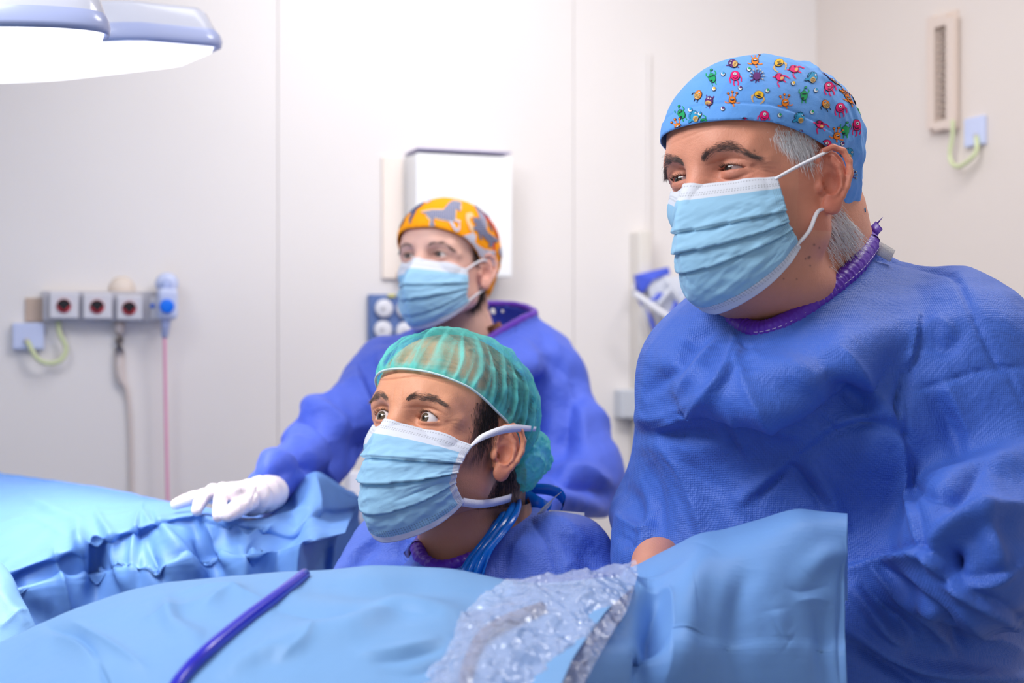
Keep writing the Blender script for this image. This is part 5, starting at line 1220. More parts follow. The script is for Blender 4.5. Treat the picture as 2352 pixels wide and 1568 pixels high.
# stool
st_ = empty('stool', (qB[0], 1.88, 0), 'round stool under the seated man, hidden by the drapes', 'stool'); m_st = mat('stool_black', (30, 32, 38), rough=.5)
mesh('seat', *disc((qB[0], 1.88, .38), ZU, .18, .07, 32, r2=.175), m_st, st_); mesh('pole', *disc((qB[0], 1.88, .06), ZU, .025, .32, 16), m_grey, st_); mesh('base', *disc((qB[0], 1.88, 0), ZU, .25, .06, 32, r2=.12), m_grey, st_)

# ================================================================= the woman
HC = Head((-.1224, 2.60, 1.5579), 27.0, 11, 1.1, .97, fat=0, fem=1, lid=.85, look=(-.2, -.1))
neckC = [('c', P(1062, 660, 2.66), P(1062, 800, 2.68), .046, .052), ('c', P(1075, 790, 2.68), P(1075, 860, 2.70), .045, .055)]
bodyC = [('c', P(900, 868, 2.66), P(1258, 880, 2.70), .064, .066), ('e', P(1080, 1010, 2.72), (.165, .11, .20)), ('c', P(880, 875, 2.64), P(735, 1030, 2.46), .062, .058), ('c', P(735, 1035, 2.46), P(612, 1118, 2.18), .056, .030),
         ('c', P(1275, 890, 2.70), P(1350, 1090, 2.60), .060, .062), ('c', P(1350, 1100, 2.60), P(1230, 1180, 2.40), .060, .036), ('e', P(1090, 1230, 2.74), (.165, .13, .25)), ('e', P(1100, 1500, 2.75), (.17, .14, .22))]
xC = P(1100, 0, 2.75)[0]
for sx in (-.09, .09): bodyC += [('c', np.array([xC+sx, 2.75, .80]), np.array([xC+sx, 2.75, .09]), .075, .045), ('c', np.array([xC+sx, 2.74, .045]), np.array([xC+sx-.02, 2.60, .04]), .04, .036)]
rootC = (xC, 2.72)
pC = build_person('woman', HC, neckC, shrink(bodyC, .026), P(0, 800, 2.68)[2]-.02, None, 'woman in orange zebra print cap and blue gown standing behind', None, h=.0017, root=rootC)
def dispC(q, V):
    y = np.abs(q[:, 1]); x = y-EYE[1]; z = q[:, 2]; fr = q[:, 0] > .05
    return -.0011*np.exp(-((z-(.0098-(x/.02)**2*.004))/.0016)**2)*np.exp(-(x/.018)**4)*fr+pnoise(q*110)*.0001
hC2 = make_hand(P(1230, 1180, 2.40), (-.6, -1, -.2), ZU, -1, .9, .003)
bC = finish_body(pC, (240, 190, 172), m_skin['woman'], dispC, extra=hC2, pinks=.7)
for sd in (1, -1): eyeball(HC, sd, (-.10, 0), (58, 42, 38), pC.root, m_eye)
brC = [(.096, .014, .0115), (.094, .026, .0165), (.083, .042, .0185), (.070, .055, .0110)]
build_brow(HC, pC.fn, brC, 420, .0085, .00022, m_dark, pC.root, 1, 23, spread=.0056); build_brow(HC, pC.fn, brC, 420, .0085, .00022, m_dark, pC.root, -1, 24, spread=.0056)
for sd in (1, -1): build_lashes(HC, m_dark, pC.root, sd, 25, .8)
hair_patch(HC, pC.fn, 25, 700, (-.045, .05, -.045), (.03, .02, .03), (-.4, 0, -1), .02, .0004, m_dark, pC.root, 'nape_hair', .1, .2, lambda q: (q[:, 0] < -.03), curl=.15)
hair_patch(HC, pC.fn, 26, 400, (.015, .076, .02), (.014, .008, .02), (-.5, 0, -1), .012, .0003, m_dark, pC.root, 'sideburn', .08, .2, lambda q: q[:, 2] > -.01, curl=.1)
def shapeC(q):
    x = HC.sym(q); d = HC.cranium(q)-.007; d = smin(d, ell(x, (-.050, 0, .036), (.082, .078, .080)), .02)
    return smin(d, ell(x, (-.092, 0, -.015), (.036, .045, .050)), .03)
def edgeC(q): return np.interp(q[:, 0], [-.15, -.10, -.07, -.045, -.02, .02, .06, .10, .12], [-.075, -.068, -.055, -.040, -.004, .014, .034, .046, .047])
def dispCapC(q, V):
    e = q[:, 2]-edgeC(q); a = sst(.02, -.06, q[:, 0]); return .001*sst(.016, .013, e)+(ridged(q*20+7, 2)-.6)*(.006*a+.0015)
VcC, QcC = cap_mesh(HC, shapeC, edgeC, .0026, dispfn=dispCapC)
capC = mesh('scrub_cap', VcC, QcC, mat('cap_orange_cotton', (255, 160, 4), rough=.75, spec=.2, bumps=(('noise', 60, .0012),)), pC.root); capC.modifiers.new('thickness', 'SOLIDIFY').thickness = .001
m_zg = [mat('print_grey', (150, 150, 172), rough=.75), mat('print_slate', (82, 88, 122), rough=.75), mat('print_cream', (236, 196, 150), rough=.75), mat('print_silver', (196, 196, 212), rough=.75), mat('print_red', (196, 40, 40), rough=.75)]
dz_ = Decal(VcC, QcC, CAM)
def fillpoly(dz, pts, mi, off, step=1.6, stripes=None):
    pl = [(860+x*.2423, 420+y*.2423) for x, y in pts]; xs = [p_[0] for p_ in pl]; ys = [p_[1] for p_ in pl]
    gx = np.arange(min(xs)-1, max(xs)+1, step); gy = np.arange(min(ys)-1, max(ys)+1, step); vid = {}
    X, Y = np.meshgrid(gx+step/2, gy+step/2, indexing='ij'); ins = inpoly(X.ravel(), Y.ravel(), pl).reshape(X.shape)
    def vert(i, j):
        if (i, j) not in vid:
            d = P(gx[0]+i*step, gy[0]+j*step, 1.0)-CAM; h = dz.b.ray_cast(Vector(CAM), Vector(d/np.linalg.norm(d)))
            if h[0] is None: vid[i, j] = None
            else: vid[i, j] = len(dz.V); n = np.array(h[1]); n = n if n@d < 0 else -n; dz.V.append(np.array(h[0])+n*off)
        return vid[i, j]
    for i, j in np.argwhere(ins):
        k = [vert(i, j), vert(i+1, j), vert(i+1, j+1), vert(i, j+1)]
        if None in k: continue
        m_ = mi
        if stripes is not None and (int((i*stripes[0]+j*stripes[1])) % 3 == 0): m_ = stripes[2]
        dz.F.append(k); dz.M.append(m_)
Z1 = [(440, 285), (500, 270), (560, 258), (650, 262), (680, 225), (705, 195), (740, 172), (790, 180), (822, 190), (815, 225), (812, 278), (790, 262), (768, 250), (765, 330), (752, 362), (720, 366), (640, 350), (570, 332), (560, 365), (575, 415), (525, 412), (535, 350), (505, 320), (488, 296)]
fillpoly(dz_, [(x+(8 if x > 640 else -8), y+(8 if y > 300 else -10)) for x, y in Z1], 2, .0012); fillpoly(dz_, Z1, 0, .0016, stripes=(1, 0, 1))
fillpoly(dz_, [(700, 362), (735, 362), (770, 430), (790, 440), (800, 380), (755, 362), (758, 348), (812, 362), (808, 440), (790, 466), (762, 462)], 3, .0018)
fillpoly(dz_, [(478, 182), (500, 140), (548, 140), (540, 172), (500, 195)], 3, .0014); fillpoly(dz_, [(495, 165), (515, 140), (545, 142), (532, 168)], 1, .0018)
fillpoly(dz_, [(862, 300), (900, 282), (930, 300), (935, 330), (905, 330), (895, 360), (940, 430), (935, 480), (905, 450), (868, 360)], 2, .0014)
fillpoly(dz_, [(930, 330), (975, 335), (1010, 360), (1040, 420), (1075, 470), (1120, 505), (1172, 540), (1165, 562), (1125, 560), (1108, 612), (1070, 600), (1090, 570), (1040, 520), (1000, 480), (1020, 548), (995, 530), (975, 460), (930, 440), (940, 410), (970, 400), (930, 370)], 1, .0018, stripes=(0, 1, 0))
fillpoly(dz_, [(815, 505), (870, 495), (930, 470), (960, 500), (950, 560), (985, 600), (1040, 628), (1140, 645), (1140, 700), (1138, 790), (1110, 800), (1050, 750), (990, 690), (950, 620), (900, 560)], 3, .0014)
fillpoly(dz_, [(875, 570), (920, 575), (950, 620), (940, 640)], 2, .0018); fillpoly(dz_, [(335, 330), (375, 262), (398, 258), (392, 285), (360, 340), (345, 395), (330, 380)], 1, .0014)
fillpoly(dz_, [(285, 470), (310, 430), (350, 440), (330, 500), (292, 560)], 3, .0014); fillpoly(dz_, [(840, 165), (930, 205), (1000, 270), (1120, 420), (1165, 500), (1150, 440), (1080, 330), (960, 210), (880, 165)], 4, .0014)
fillpoly(dz_, [(1128, 440), (1160, 480), (1178, 540), (1150, 500)], 4, .0018); fillpoly(dz_, [(1120, 560), (1138, 560), (1150, 720), (1160, 800), (1170, 880), (1120, 860), (1128, 700)], 4, .0010)
for mi_, (t_, z_) in enumerate([(2.4, .05), (3.1, .08), (-2.2, .04), (-1.2, .07), (-.7, .09), (1.6, .1), (-2.9, .1)]):
    dz_.o = HC.wld((.4*math.cos(t_), .4*math.sin(t_), z_+.03)); dz_.frame(HC.wld((.16*math.cos(t_), .16*math.sin(t_), z_)))
    dz_.ellipse(0, 0, .022, .008, .2*mi_, 0, .0014); dz_.ellipse(.022, .012, .008, .010, .6, 1, .0018)
    for lx in (-.014, -.008, .010, .016): dz_.line([(lx, -.006), (lx+.002, -.018)], .003, 1, .0012)
mesh('printed_animals', dz_.V, dz_.F, m_zg, capC, mi=dz_.M)
cfgC = dict(seed=1.3, tent=[1, .95, .8, .5], centre=[(.104, -.012), (.124, -.034), (.138, -.060), (.137, -.080), (.124, -.104), (.104, -.126), (.078, -.138)],
            edge=[(.044, .074, -.020), (.044, .075, -.036), (.043, .075, -.052), (.042, .075, -.068), (.030, .075, -.080)], pleats=[(.40, .40, 1.5), (.58, .54, 1.5), (.76, .68, 1)], bands=(.17, .93, 2))
maskC = empty('face_mask', tuple(HC.wld((.11, 0, -.06))-np.array([*rootC, 0]))); maskC.parent = pC.root
_, GC = face_mask(HC, pC.fn, maskC, cfgC, [m_mask, m_maskw])
mesh('ear_loop', *tube([GC[4, -3], HC.wld((.01, .081, .004)), HC.wld((-.02, .084, .010))], .0020, 8), m_loop, maskC); mesh('ear_loop', *tube([GC[-8, -3], HC.wld((.01, .075, -.062)), HC.wld((-.018, .076, -.045))], .0020, 8), m_loop, maskC)
mesh('ear_loop', *tube([GC[4, 2], HC.wld((.01, -.079, .004)), HC.wld((-.034, -.08, -.01)), HC.wld((.0, -.078, -.05)), GC[-8, 2]], .0018, 8), m_loop, maskC)
colC = np.array([P(968, 742, 2.60), P(985, 775, 2.57), P(1040, 800, 2.56), P(1100, 790, 2.58), P(1150, 760, 2.62), P(1200, 732, 2.68), P(1228, 717, 2.74), P(1180, 700, 2.80), P(1080, 700, 2.80), P(1000, 715, 2.74)])
colCs = curve2(np.vstack([colC, colC[:1]]), 5)[:-1]
cutC = [('c', P(1075, 680, 2.68), P(1070, 775, 2.68), .06, .055), ('c', P(1085, 640, 2.70), P(1130, 730, 2.70), .07, .05)]
gC = [('c', P(900, 868, 2.66), P(1258, 880, 2.70), .070, .072)]+bodyC[1:8]+[('c', P(960, 800, 2.66), P(900, 822, 2.68), .030, .045), ('c', P(1160, 800, 2.70), P(1240, 850, 2.70), .04, .06), ('c', P(1205, 745, 2.74), P(1240, 790, 2.73), .012, .03), ('c', P(1060, 880, 2.64), P(1060, 950, 2.64), .06, .08), ('e', (xC, 2.75, .75), (.19, .15, .45)), ('c', P(1150, 1080, 2.60), P(1240, 1100, 2.62), .05, .06)]
fC = [('o', 12, .012, [(830, 860), (850, 930), (855, 1000), (862, 1080)]), ('u', 9, .010, [(790, 880), (760, 905), (735, 918), (690, 920)]), ('r', 12, .010, [(690, 945), (740, 950), (800, 990)]), ('s', 7, .009, [(680, 965), (720, 985), (760, 1020)]), ('p', 10, .010, [(655, 1010), (700, 1000), (740, 1040)]), ('s', 8, .010, [(655, 1035), (690, 1060), (720, 1085)]),
      ('r', 14, .010, [(600, 1065), (640, 1062), (680, 1080)]), ('s', 7, .008, [(575, 1085), (620, 1090), (660, 1085)]), ('r', 16, -.010, [(760, 1010), (765, 1060), (740, 1100)]), ('p', 12, .010, [(745, 1010), (750, 1060), (770, 1110)]), ('r', 20, -.012, [(825, 980), (835, 1040), (830, 1090)]),
      ('r', 14, -.006, [(900, 790), (920, 850), (935, 920)]), ('p', 14, .006, [(870, 800), (885, 880), (890, 950)]), ('p', 16, .007, [(1300, 860), (1330, 950), (1345, 1030)]), ('r', 16, -.009, [(1330, 880), (1300, 980), (1290, 1060)]), ('p', 12, .010, [(1280, 1075), (1340, 1085), (1400, 1110)]), ('s', 9, .010, [(1260, 1090), (1320, 1115), (1380, 1130)]), ('r', 14, .009, [(1260, 1135), (1320, 1150), (1400, 1170)]), ('p', 12, .007, [(1370, 940), (1400, 1000), (1425, 1040)]), ('r', 14, -.006, [(1250, 800), (1290, 850), (1320, 900)])]
fC = [(a[0], a[1]*1.5, a[2]*1.25, a[3]) for a in fC]
VgC, QgC, _ = gown_mesh(gC, cutC, colCs, .0044, fC, k=.035, amp=.0065, cr=.004, seed=22.7, fr=(6, 13), hem=.30)
gownC = mesh('surgical_gown', VgC, QgC, m_gown['woman'], pC.root); collar_band(gownC, colCs, .007, thread=False)
mesh('scrub_collar', *ribbon([P(1132, 745, 2.64), P(1145, 765, 2.64), P(1165, 785, 2.64)], np.array([.012, 0, .006]), .001), mat('scrub_pattern', (160, 104, 70), rough=.8, var=.5, varscale=60), gownC)
# gloved hand resting on the drape
m_glove = mat('glove_latex', (244, 232, 236), rough=.42, spec=.45, sss=.15, bumps=(('ridge', 70, .0008), ('noise', 300, .0003)))
G_ = P; P = lambda x, y, d: G_(x, y, d-.085)
gw = P(585, 1142, 2.19); knC = [P(470, 1138, 2.19), P(489, 1128, 2.165), P(512, 1124, 2.14), P(535, 1132, 2.12)]
tpC = [(P(445, 1143, 2.19), P(424, 1150, 2.185), P(404, 1158, 2.18)), (P(467, 1143, 2.145), P(458, 1158, 2.13), P(452, 1172, 2.12)), (P(506, 1147, 2.11), P(503, 1168, 2.095), P(501, 1186, 2.085)), (P(533, 1150, 2.10), P(528, 1168, 2.085), P(526, 1180, 2.08))]
thC = [P(572, 1150, 2.15), P(557, 1160, 2.12), P(540, 1171, 2.095), P(524, 1182, 2.08)]
def glovefn(x):
    d = cone(x, gw, P(520, 1140, 2.155), .026, .021)
    for k_, ch in zip(knC, tpC): d = smin(d, cone(x, gw+(k_-gw)*.4, k_, .016, .0105), .010)
    for i_, (k_, ch) in enumerate(zip(knC[:3], tpC[:3])): d = smin(d, chain(x, [k_]+list(ch), [.0105, .0098, .0092, .0080], .002), .003)
    d = smin(d, chain(x, [knC[3], P(528, 1146, 2.10), P(517, 1160, 2.095)], [.0105, .0095, .0085], .002), .004)
    d = smin(d, chain(x, thC, [.015, .0135, .0120, .0100], .003), .006)
    cuff = chain(x, [P(577, 1143, 2.115), P(602, 1136, 2.145), P(622, 1130, 2.175)], [.0270, .0285, .0270], .004); return smin(d, cuff, .006)
P = G_
lo, hi = bbox_of(knC+[q for t in tpC for q in t]+thC+[gw, P(640, 1130, 2.28)], .035)
Vh, Qh = mesh_sdf(glovefn, lo, hi, .0017); Vh = smooth(Vh, Qh, 1); Nh = vnormals(Vh, Qh); px_ = PX(Vh)
dd = -.0012*np.exp(-(np.abs(np.sin((px_[:, 0]*.9+px_[:, 1]*.35)*.085))/.25)**2)*sst(560, 575, px_[:, 0])*sst(628, 610, px_[:, 0])+(ridged(Vh*60, 2)-.6)*.0012
Vh = Vh+Nh*dd[:, None]; mesh('glove', Vh, Qh, m_glove, pC.root)

# ================================================================= drapes
def drape_mat(name, c, cs, tl=.3):
    m = mat(name, c, rough=.48, spec=.4, transl=tl, bumps=(('ridge', 9, .003), ('noise', 22, .002), ('noise', 900, .0002)))
    N, _ = nodes(m)
    for n in N:
        if n.type == 'BSDF_TRANSLUCENT': n.inputs[0].default_value = gam(*cs)
    return m
m_dr1 = drape_mat('drape_near_blue', (132, 180, 230), (30, 120, 225), .2); m_dr2 = drape_mat('drape_far_blue', (118, 166, 232), (20, 104, 222), .25); m_dr3 = drape_mat('drape_flap_blue', (138, 190, 246), (10, 125, 240), .35)
def sheet(name, rows, nu, nv, m, label, folds, amp=.004, seed=0, fr=(5, 13), cat='drape'):
    V, Q, uv = loft(rows, nu, nv); Nn = vnormals(V, Q); c = V-CAM
    if ((Nn*c).sum(1) > 0).mean() > .5: Q = Q[:, ::-1].copy(); Nn = -Nn
    wv = np.stack([pnoise(V*4+seed), pnoise(V*4+seed+9), pnoise(V*4+seed+31)], 1)*.4
    n = ridged(V*fr[0]+wv+seed, 2)-.6; n2 = ridged(V*fr[1]+wv*2+seed*3, 2)-.6
    V = V+Nn*(n*amp*1.5+n2*amp*.5)[:, None]; V = fold(V, Q, folds)
    o = mesh(name, V, Q, m, None); s = o.modifiers.new('thickness', 'SOLIDIFY'); s.thickness = .0012; s.offset = -1
    return tag(o, label, cat), V, Q
rd = [(-220, 1560), (0, 1478), (100, 1432), (200, 1388), (310, 1352), (430, 1332), (560, 1318), (740, 1308), (850, 1302), (950, 1305), (1050, 1312), (1180, 1338), (1280, 1340), (1390, 1326), (1455, 1322)]
row = lambda dy, d, k=1.0: [(x if x < 500 else 500+(x-500)*k, y+dy, d) for x, y in rd]
o_, Vd, Qd = sheet('surgical_drape', [[(x, 2100, 1.40) for x, y in rd], row(160, 1.38), row(28, 1.355), row(0, 1.33), row(22, 1.28), row(90, 1.20, .93), row(200, 1.11, .85), row(420, 1.04, .77), [(x*.7, 2400, 1.02) for x, y in rd]], 420, 300, m_dr1,
  'pale blue surgical drape over the near leg mound across the bottom of the photo', [
  ('r', 26, .010, [(620, 1470), (800, 1440), (905, 1392), (980, 1400), (1080, 1430)]), ('s', 14, .006, [(640, 1400), (750, 1412), (860, 1400), (1000, 1420)]), ('r', 24, -.008, [(700, 1345), (850, 1350), (1000, 1345), (1100, 1362)]),
  ('p', 18, .009, [(130, 1462), (190, 1490), (240, 1540), (270, 1600)]), ('s', 12, .008, [(110, 1440), (180, 1465), (225, 1520), (262, 1600)]), ('p', 14, .006, [(170, 1432), (250, 1480), (330, 1530)]),
  ('r', 22, .007, [(380, 1380), (400, 1440), (470, 1470)]), ('p', 14, .006, [(470, 1400), (520, 1365), (560, 1355)]), ('s', 12, -.005, [(340, 1420), (420, 1400), (500, 1375)]), ('p', 12, .005, [(420, 1360), (500, 1352), (600, 1375)]),
  ('p', 12, .005, [(830, 1500), (900, 1495), (1000, 1470)]), ('s', 10, .005, [(860, 1520), (930, 1510), (1010, 1490)]), ('p', 12, .005, [(640, 1520), (700, 1480), (720, 1450)]), ('r', 20, .006, [(520, 1540), (600, 1500), (680, 1490)]), ('s', 10, .004, [(880, 1540), (950, 1545), (1020, 1520)])], amp=.0035, seed=3.3, fr=(4, 10))
o_['label'] = 'pale blue surgical drape over the near leg mound, under the dark blue tube'
fl = [(1360, 1400), (1430, 1325), (1480, 1292), (1540, 1262), (1600, 1235), (1670, 1215), (1740, 1195), (1825, 1170), (1885, 1174), (1947, 1179)]
lf = lambda x, a: -a*max(0, 1-(x-1360)/400)**1.5
def fr_(dy, d, k=0, sag=0): return [(x+(0 if x > 1900 else k*(1947-x)/600), y+dy, d+sag*math.sin((x-1360)/587*math.pi)) for x, y in fl]
sheet('surgical_drape', [fr_(200, 1.43), fr_(30, 1.415), fr_(0, 1.40), fr_(40, 1.37, 0, -.03), [(x*.9+190, 1330, 1.35+lf(x, .03)-.05*math.sin((x-1360)/587*math.pi)) for x, y in fl], [(x*.96+74, 1450, 1.33+lf(x, .11)-.05*math.sin((x-1360)/587*math.pi)) for x, y in fl], [(x*1.03-60, 1600, 1.31+lf(x, .17)-.04*math.sin((x-1360)/587*math.pi)) for x, y in fl], [(x*1.03-60, 2300, 1.30+lf(x, .18)) for x, y in fl]], 260, 300, m_dr3,
  'light blue drape flap raised to a square corner in front of the tall man', [
  ('r', 30, -.026, [(1500, 1350), (1505, 1420), (1500, 1500), (1490, 1600)]), ('p', 18, .014, [(1445, 1325), (1475, 1355), (1530, 1365), (1538, 1420), (1525, 1568)]), ('s', 16, .018, [(1440, 1350), (1425, 1390), (1415, 1440)]), ('p', 12, .012, [(1448, 1322), (1436, 1400), (1412, 1450), (1402, 1430)]),
  ('r', 40, .012, [(1620, 1260), (1580, 1380), (1560, 1568)]), ('r', 34, -.010, [(1720, 1300), (1700, 1400), (1690, 1568)]), ('r', 26, .006, [(1850, 1320), (1890, 1280), (1940, 1270)]), ('s', 10, .002, [(1810, 1350), (1840, 1358), (1900, 1345)]), ('p', 12, .0025, [(1830, 1380), (1870, 1375), (1905, 1380)]), ('r', 24, .006, [(1780, 1400), (1790, 1450), (1815, 1470)]), ('s', 12, .0025, [(1770, 1420), (1795, 1465), (1815, 1472)]), ('r', 26, -.010, [(1890, 1400), (1900, 1480), (1905, 1590)]), ('s', 7, .006, [(1938, 1290), (1933, 1380), (1936, 1568)])], amp=.003, seed=8.1, fr=(4, 12))
hz = [(-260, 1078, 2.75), (-100, 1082, 2.7), (0, 1096, 2.66), (110, 1108, 2.6), (210, 1124, 2.55), (310, 1140, 2.5), (400, 1158, 2.42), (470, 1172, 2.34), (540, 1178, 2.30), (600, 1160, 2.28), (660, 1128, 2.26), (725, 1093, 2.24), (775, 1118, 2.32), (825, 1146, 2.42)]
eg = [(-260, 1400, 1.95), (-100, 1350, 1.97), (20, 1300, 2.0), (130, 1262, 2.02), (240, 1226, 2.04), (350, 1196, 2.06), (440, 1178, 2.06), (500, 1190, 2.05), (560, 1200, 2.05), (610, 1206, 2.06), (680, 1219, 2.08), (727, 1166, 2.14), (778, 1165, 2.28), (818, 1160, 2.40)]
dn = lambda dy, dd, kx: [(x+(kx*(max(0, x-300)/500)), y+dy, d-dd) for x, y, d in eg]
bot = [(-260, 1500), (-100, 1450), (20, 1420), (130, 1400), (240, 1390), (350, 1380), (440, 1370), (500, 1360), (560, 1350), (600, 1340), (640, 1330), (690, 1320), (735, 1300), (768, 1285)]
sheet('surgical_drape', [[(x, y+260, d+.2) for x, y, d in hz], [(x, y+20, d+.06) for x, y, d in hz], hz, [(a[0]*.5+b[0]*.5, a[1]*.55+b[1]*.45-4, a[2]*.5+b[2]*.5) for a, b in zip(hz, eg)], eg, dn(22, .015, -8), [((a[0]+b[0])/2, (a[1]+b[1])/2, 2.0+.03*math.sin(i*2.1)) for i, (a, b) in enumerate(zip(eg, bot))], [(x, y, 1.98+.03*math.sin(i*2.1)+(.2 if x > 720 else 0)) for i, (x, y) in enumerate(bot)], [(x-10, 2000, 1.99) for x, y in bot]], 420, 300, m_dr2,
  'blue surgical drape over the far mound, under the white gloved hand', [
  ('p', 11, .012, [(127, 1265), (135, 1310), (164, 1411)]), ('r', 16, .016, [(180, 1215), (190, 1270), (200, 1330)]), ('r', 18, -.018, [(225, 1230), (218, 1300), (216, 1378)]), ('o', 10, .014, [(327, 1172), (318, 1205), (313, 1280), (311, 1345)]), ('r', 16, -.016, [(335, 1230), (350, 1290), (380, 1340)]),
  ('r', 16, .014, [(250, 1225), (270, 1280), (292, 1350)]), ('r', 18, .014, [(358, 1190), (400, 1250), (460, 1320)]), ('r', 20, -.014, [(440, 1200), (470, 1260), (500, 1320)]), ('r', 18, .014, [(470, 1200), (500, 1250), (530, 1300)]), ('p', 12, .012, [(514, 1200), (545, 1225), (566, 1240), (590, 1225), (622, 1212)]), ('r', 20, -.014, [(570, 1250), (600, 1290), (610, 1330)]),
  ('p', 8, .010, [(725, 1095), (728, 1166), (700, 1205), (680, 1220)]), ('r', 20, -.010, [(620, 1170), (640, 1160), (680, 1150)]), ('p', 10, .006, [(600, 1200), (640, 1185), (715, 1165)]), ('s', 9, .008, [(560, 1188), (590, 1180), (620, 1182)]), ('r', 12, .006, [(60, 1140), (140, 1180), (200, 1200)]), ('p', 8, .004, [(0, 1200), (70, 1190), (150, 1230)]), ('p', 9, .006, [(326, 1165), (335, 1190), (350, 1200)]), ('s', 8, .006, [(345, 1170), (355, 1200), (370, 1230)]), ('r', 10, .006, [(220, 1175), (235, 1200), (250, 1225)]), ('r', 22, -.012, [(30, 1330), (60, 1390), (120, 1430)])], amp=.0045, seed=5.7, fr=(5, 12))
sheet('surgical_drape', [[(-300, 1300, 1.95), (-150, 1280, 1.92), (20, 1330, 1.9)], [(-300, 1180, 1.90), (-120, 1200, 1.86), (0, 1290, 1.82), (40, 1362, 1.79), (75, 1430, 1.76), (120, 1540, 1.74), (150, 1700, 1.72)][:7], [(-320, 1300, 1.78), (-150, 1330, 1.75), (-60, 1400, 1.72), (0, 1450, 1.70), (40, 1500, 1.69), (80, 1600, 1.68), (110, 1750, 1.67)], [(-340, 1600, 1.62), (-160, 1620, 1.6), (-100, 1680, 1.6), (-40, 1720, 1.6), (0, 1760, 1.6), (50, 1850, 1.6), (90, 1900, 1.6)], [(-340, 2100, 1.6), (-160, 2100, 1.6), (-100, 2100, 1.6), (-40, 2100, 1.6), (0, 2100, 1.6), (50, 2100, 1.6), (90, 2100, 1.6)]], 120, 120, m_dr1,
  'light blue drape edge at the bottom left corner between the two mounds', [('p', 8, .004, [(0, 1440), (40, 1410), (60, 1400)]), ('r', 14, .005, [(0, 1360), (30, 1400), (60, 1440)])], amp=.003, seed=1.9)

# dark blue tube across the near drape
tb = [(722, 1302, 1.318), (700, 1318, 1.295), (640, 1365, 1.245), (560, 1425, 1.185), (480, 1490, 1.135), (430, 1540, 1.10), (396, 1590, 1.075), (360, 1680, 1.045), (340, 1800, 1.03)]
bvd = BVHTree.FromPolygons([tuple(x) for x in Vd], [tuple(int(i) for i in q) for q in Qd]); tp_ = []
for x, y, d in tb:
    v_ = P(x, y, 1.0)-CAM; h_ = bvd.ray_cast(Vector(CAM), Vector(v_/np.linalg.norm(v_))); tp_.append(np.array(h_[0])-v_/np.linalg.norm(v_)*.0075 if h_[0] is not None else P(x, y, d))
v, f = tube(tp_[1:], [.0052, .0058, .0055, .0055, .0055], 16); tag(mesh('suction_tube', v, f, mat('tube_dark_blue', (28, 30, 190), rough=.28, spec=.6, coat=.3)), 'glossy dark blue tube lying diagonally across the near drape', 'tube')

# clear plastic fluid pouch
def plastic():
    m = bpy.data.materials.new('clear_plastic'); m.use_nodes = True; N, Lk = nodes(m); b = N['Principled BSDF']; b.inputs['Base Color'].default_value = gam(205, 214, 245); b.inputs['Roughness'].default_value = .12; b.inputs['Specular IOR Level'].default_value = .9; b.inputs['Coat Weight'].default_value = .8; b.inputs['Coat Roughness'].default_value = .06
    t = N.new('ShaderNodeBsdfTransparent'); t.inputs[0].default_value = (.97, .98, 1, 1); x = N.new('ShaderNodeMixShader'); x.inputs[0].default_value = .42
    tc = N.new('ShaderNodeTexCoord'); prev = None
    for sc_, ds in ((30, .010), (75, .006)):
        n = N.new('ShaderNodeTexNoise'); n.noise_type = 'RIDGED_MULTIFRACTAL'; n.inputs['Scale'].default_value = sc_; n.inputs['Detail'].default_value = 2; Lk.new(tc.outputs['Object'], n.inputs['Vector']); bp = N.new('ShaderNodeBump'); bp.inputs['Distance'].default_value = ds; Lk.new(n.outputs['Fac'], bp.inputs['Height'])
        if prev: Lk.new(prev, bp.inputs['Normal'])
        prev = bp.outputs[0]
    Lk.new(prev, b.inputs['Normal']); Lk.new(t.outputs[0], x.inputs[1]); Lk.new(b.outputs[0], x.inputs[2]); Lk.new(x.outputs[0], N['Material Output'].inputs[0]); return m
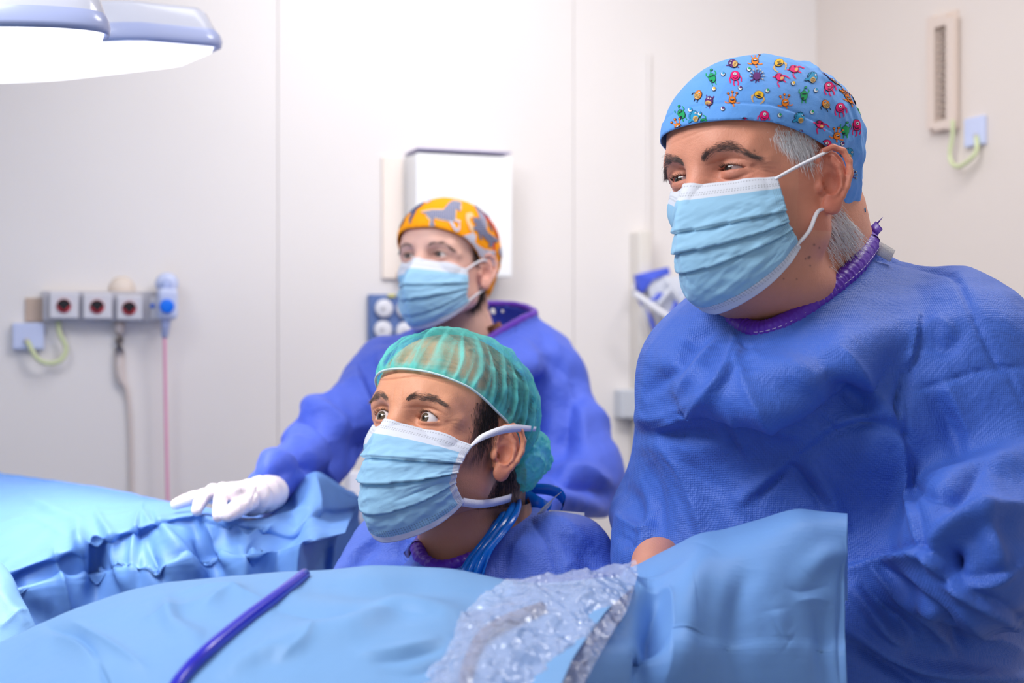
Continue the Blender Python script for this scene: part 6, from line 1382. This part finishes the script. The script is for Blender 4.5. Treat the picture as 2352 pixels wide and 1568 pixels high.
pr_ = [[(1150, 1372, 1.325), (1260, 1366, 1.33), (1360, 1356, 1.35), (1450, 1330, 1.375)], [(1178, 1341, 1.325), (1280, 1334, 1.325), (1380, 1322, 1.335), (1462, 1302, 1.36)], [(1110, 1380, 1.265), (1230, 1378, 1.255), (1340, 1370, 1.26), (1455, 1350, 1.31)], [(1058, 1430, 1.215), (1190, 1432, 1.20), (1310, 1430, 1.215), (1432, 1420, 1.25)], [(1040, 1490, 1.17), (1160, 1495, 1.15), (1280, 1492, 1.17), (1392, 1480, 1.20)], [(985, 1560, 1.13), (1110, 1565, 1.11), (1230, 1565, 1.13), (1345, 1560, 1.155)], [(930, 1660, 1.09), (1070, 1670, 1.07), (1200, 1670, 1.09), (1310, 1660, 1.12)], [(900, 1900, 1.08), (1040, 1900, 1.06), (1180, 1900, 1.08), (1270, 1900, 1.12)]]
pr_ = [[(x, y, d-.035) for x, y, d in r_] for r_ in pr_]; Vp, Qp, uvp = loft(pr_, 220, 240); Np = vnormals(Vp, Qp)
if ((Np*(Vp-CAM)).sum(1) > 0).mean() > .5: Qp = Qp[:, ::-1].copy(); Np = -Np
cr1 = ridged(Vp*22+2, 3)-.55; cr2 = ridged(Vp*55+8, 2)-.55; Vp = Vp+Np*(cr1*.010+cr2*.004+.004)[:, None]
pe = empty('fluid_pouch', P(1200, 1500, 1.2)-ZU*.05, 'crinkled clear plastic pouch with a hose inside, between near drape and flap', 'pouch')
mesh('plastic_film', Vp, Qp, plastic(), pe)
m_hose = mat('hose_grey', (96, 92, 120), rough=.4)
mesh('hose', *tube([P(1245, 1396, 1.222), P(1200, 1412, 1.205), P(1150, 1432, 1.185), P(1110, 1460, 1.16), P(1090, 1495, 1.135), P(1075, 1535, 1.11), P(1066, 1580, 1.09), P(1062, 1650, 1.06)], .0055, 12), m_hose, pe)
mesh('hose_fitting', *tube([P(1100, 1572, 1.13), P(1125, 1566, 1.13), P(1150, 1568, 1.13)], [.007, .009, .007], 12), mat('fitting_dark', (70, 66, 84), rough=.4), pe)
